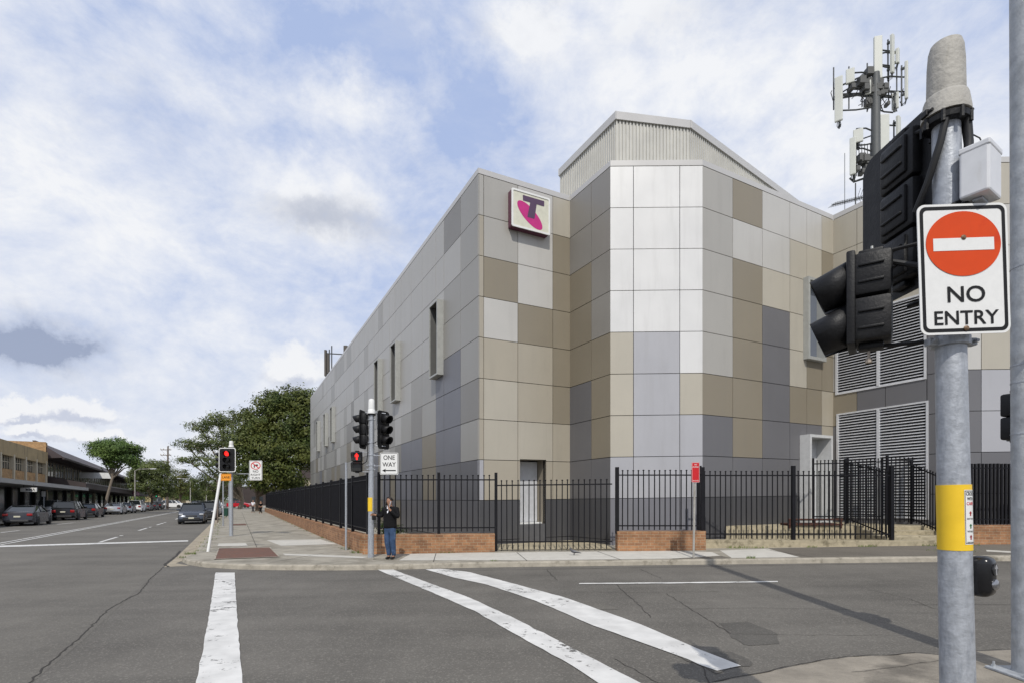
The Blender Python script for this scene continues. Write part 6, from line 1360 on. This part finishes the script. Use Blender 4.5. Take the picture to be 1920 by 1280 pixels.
for i, (px, d, yy, n_, lb) in enumerate(((332, 150, 924, 3200, 'low bushy tree behind the crossing white wagon'), (360, 140, 922, 4200, 'dense green tree above the distant grey van'), (392, 135, 926, 4200, 'dense green tree behind the far right-hand parked cars'), (262, 150, 926, 3000, 'low dark tree past the end of the dark shops'), (415, 130, 915, 5200, 'shady tree behind the leaning white post'))):
    tree(lb, (((px-960)/1000)*d, d, -.1), [pb(px-8, yy, d, 2.8, 1.6), pb(px+10, yy-3, d, 3.0, 1.9), pb(px, yy-10, d, 2.4, 1.6), pb(px+4, yy+6, d, 3.2, 1.3)], n_, .19, M['leaf_c'] if i % 2 else M['leaf_b'], .24, seed=20+i, fork=.5)
rnd = random.Random(2); bl = []
for i in range(70):
    px = 120+i*7.2; d = 230+rnd.uniform(-10, 60); bl.append(pb(px, 925+rnd.uniform(-4, 6), d, rnd.uniform(4, 6), rnd.uniform(2.0, 3.6)))
lc = leaf_cloud('distant_treeline', bl, 16000, .38, M['leaf_b'], None, 44); lc['kind'] = 'stuff'
# shrub inside the corner fence and weeds
def plant(label, c, blobs, n, size, mt, name='plant', cat='plant'):
    r = empty(name, c, 0, label, cat); m = MB(); g = random.Random(1)
    for b in blobs: m.tube([c, (b[0], b[1], b[2])], [.02, .008], 5)
    m.build('stem', M['bark'], r); leaf_cloud('foliage', blobs, n, size, mt, r, 3, shell=.1); return r
plant('weedy green bush behind the fence between the signal pole and the man', (-4.0, 17.2, .3), [(-4.1, 17.3, .75, .35, .25, .4), (-3.7, 17.3, .6, .25, .2, .3), (-4.2, 17.3, 1.15, .16, .12, .3)], 900, .035, M['leaf_c'], 'bush', 'bush')
def weeds(name, spots, seed=4):
    g = np.random.default_rng(seed); V = []; F = []
    for x, y, z, r_, h_, n_ in spots:
        for i in range(n_):
            a = g.random()*6.28; q = g.random()**.5*r_; bx_, by_ = x+math.cos(a)*q, y+math.sin(a)*q*.5; hh = h_*g.uniform(.4, 1); t = g.random()*6.28; dx_, dy_ = math.cos(t)*.008, math.sin(t)*.008; l_ = g.uniform(.2, .7)*hh
            b0 = len(V); V += [(bx_-dx_, by_-dy_, z), (bx_+dx_, by_+dy_, z), (bx_+l_*math.cos(t+1), by_+l_*math.sin(t+1), z+hh)]; F.append((b0, b0+1, b0+2))
    me = bpy.data.meshes.new(name); me.from_pydata(V, [], F); me.materials.append(M['grass']); o = bpy.data.objects.new(name, me); col.objects.link(o); o['kind'] = 'stuff'
sp = []
for x, y, lv, r_, h_, n_ in ((-4.9, 16.95, 0, .25, .12, 60), (-5.6, 18.3, 0, .35, .12, 70), (-2.0, 16.65, 0, .3, .09, 50), (-10.25, 17.0, 0, .2, .12, 60), (-9.9, 16.0, 0, .12, .08, 30), (7.2, 17.1, 0, .4, .12, 90), (7.9, 17.1, 0, .3, .08, 50), (9.6, 17.1, 0, .2, .08, 40), (11.4, 17.1, 0, .3, .1, 60), (13.6, 17.1, 0, .5, .12, 100), (14.6, 17.1, 0, .4, .1, 60), (6.35, 14.2, 0, .14, .1, 50), (-.5, 14.3, 0, .1, .06, 20), (12.9, 15.5, 0, .8, .05, 120), (2.3, 4.9, ROAD, .12, .03, 30)):
    sp.append((x, y, G(x)+lv, r_, h_, n_))
rnd = random.Random(9)
for i in range(26): yy = 18+i*1.7; q = k1(yy, rnd.uniform(.1, .25)); sp.append((q.x, q.y, -.1, .3, .08, 26))
for i in range(14): yy = 19+i*2.6; q = Vector((*fl(yy), 0))-UR*.22; sp.append((q.x, q.y, -.1, .25, .09, 26))
weeds('weeds', sp)
# utility pole and street lamps
up = empty('utility_pole', (-64.6, 100, -.1), 0, 'tall dark timber utility pole with crossarms far down the street', 'pole')
m = MB(); m.tube([(-64.6, 100, -.2), (-64.5, 100, 11.6)], [.22, .13], 10); m.build('pole', M['wood'], up, True)
m = MB()
for z, l in ((10.9, 1.3), (9.9, 1.3), (8.6, .9), (5.6, .8)): m.box(-64.5-l, 99.85, z-.06, -64.5+l*.5, 99.97, z+.06)
m.build('crossarm', M['wood'], up)
m = MB()
for z, l in ((10.9, 1.3), (9.9, 1.3), (8.6, .9)):
    for k in (-1, -.6, .3): m.lathe([(.06, 0), (.07, .08), (.04, .2)], (-64.5+l*k, 99.9, z+.06), 6)
m.build('insulator', M['cream'], up)
ww = empty('overhead_wires', (-64.5, 100, 10), 0, 'thin overhead power lines sagging away from the timber utility pole', 'wires'); m = MB()
for z, k in ((10.95, -1.3), (10.95, -.5), (9.95, -1.3), (9.95, -.4), (8.65, -.9)):
    a = Vector((-64.5+k, 99.9, z)); b = a+U*60; mid = (a+b)/2-Vector((0, 0, .9)); m.tube([a, a.lerp(mid, .5)-Vector((0, 0, .25)), mid, b.lerp(mid, .5)-Vector((0, 0, .25)), b], .018, 4)
m.build('wire', M['rubber'], ww)
def lamp(px, yb, yt, arm, d, label):
    x = (px-960)/1000*d; zt = 1.65+(935-yt)/1000*d; r = empty('street_lamp', (x, d, -.1), 0, label, 'street lamp', 'street lamps')
    m = MB(); m.tube([(x, d, -.15), (x, d, zt-.3), (x+arm*.25, d, zt-.05), (x+arm, d, zt)], [.10, .08, .05, .04], 8); m.build('pole', M['alum'], r, True)
    m = MB(); m.bbox(min(x+arm, x+arm*1.35), d-.12, zt-.07, max(x+arm, x+arm*1.35), d+.12, zt+.06, .03); m.build('lamp_head', M['lightbox'], r)
lamp(253, 940, 878, 2.6, 88, 'pale street lamp curving right in front of the round dark tree')
lamp(357, 940, 896, -2.2, 120, 'distant street lamp with arm reaching left, beyond the utility pole')
lamp(387, 940, 905, -1.8, 125, 'distant street lamp among the low trees at the end of the street')
# far green signals and a white no-standing plate by the shops
for px, lb in ((295, 'far-off traffic light with green lamp, the left of the distant pair'), (310.5, 'far-off traffic light with green lamp, beside the utility pole')):
    d = 104; x = (px-960)/1000*d; r = empty('traffic_light', (x, d, -.1), 0, lb, 'traffic light', 'traffic light poles'); pole_part(r, (x, d, -.15), (x, d, 3.0), .08, .07, 'steel', 8)
    m = MB(); m.bbox(x-.3, d-.3, 2.0, x+.3, d-.2, 3.0, .05); h = m.build('signal_head', M['black'], r); m = MB(); m.lathe([(.11, 0), (.11, .02)], (x, d-.3, 2.25), 12, 0, (0, -1, 0)); m.build('lens', mat('green_lit', (.01, .4, .2), .3, emit=(.05, 1, .5), estr=1.2), h)
p = fpt(47.5, -.1, 3.0); r, pl_ = sign('parking_sign', (p.x, p.y, 2.15), .35, .5, 'small white parking plate on a thin post before the shops at far left', 'sign', border=None); pole_part(r, (p.x, p.y+.03, -.1), (p.x, p.y+.03, 2.4), .035, .035, 'steel', 8)
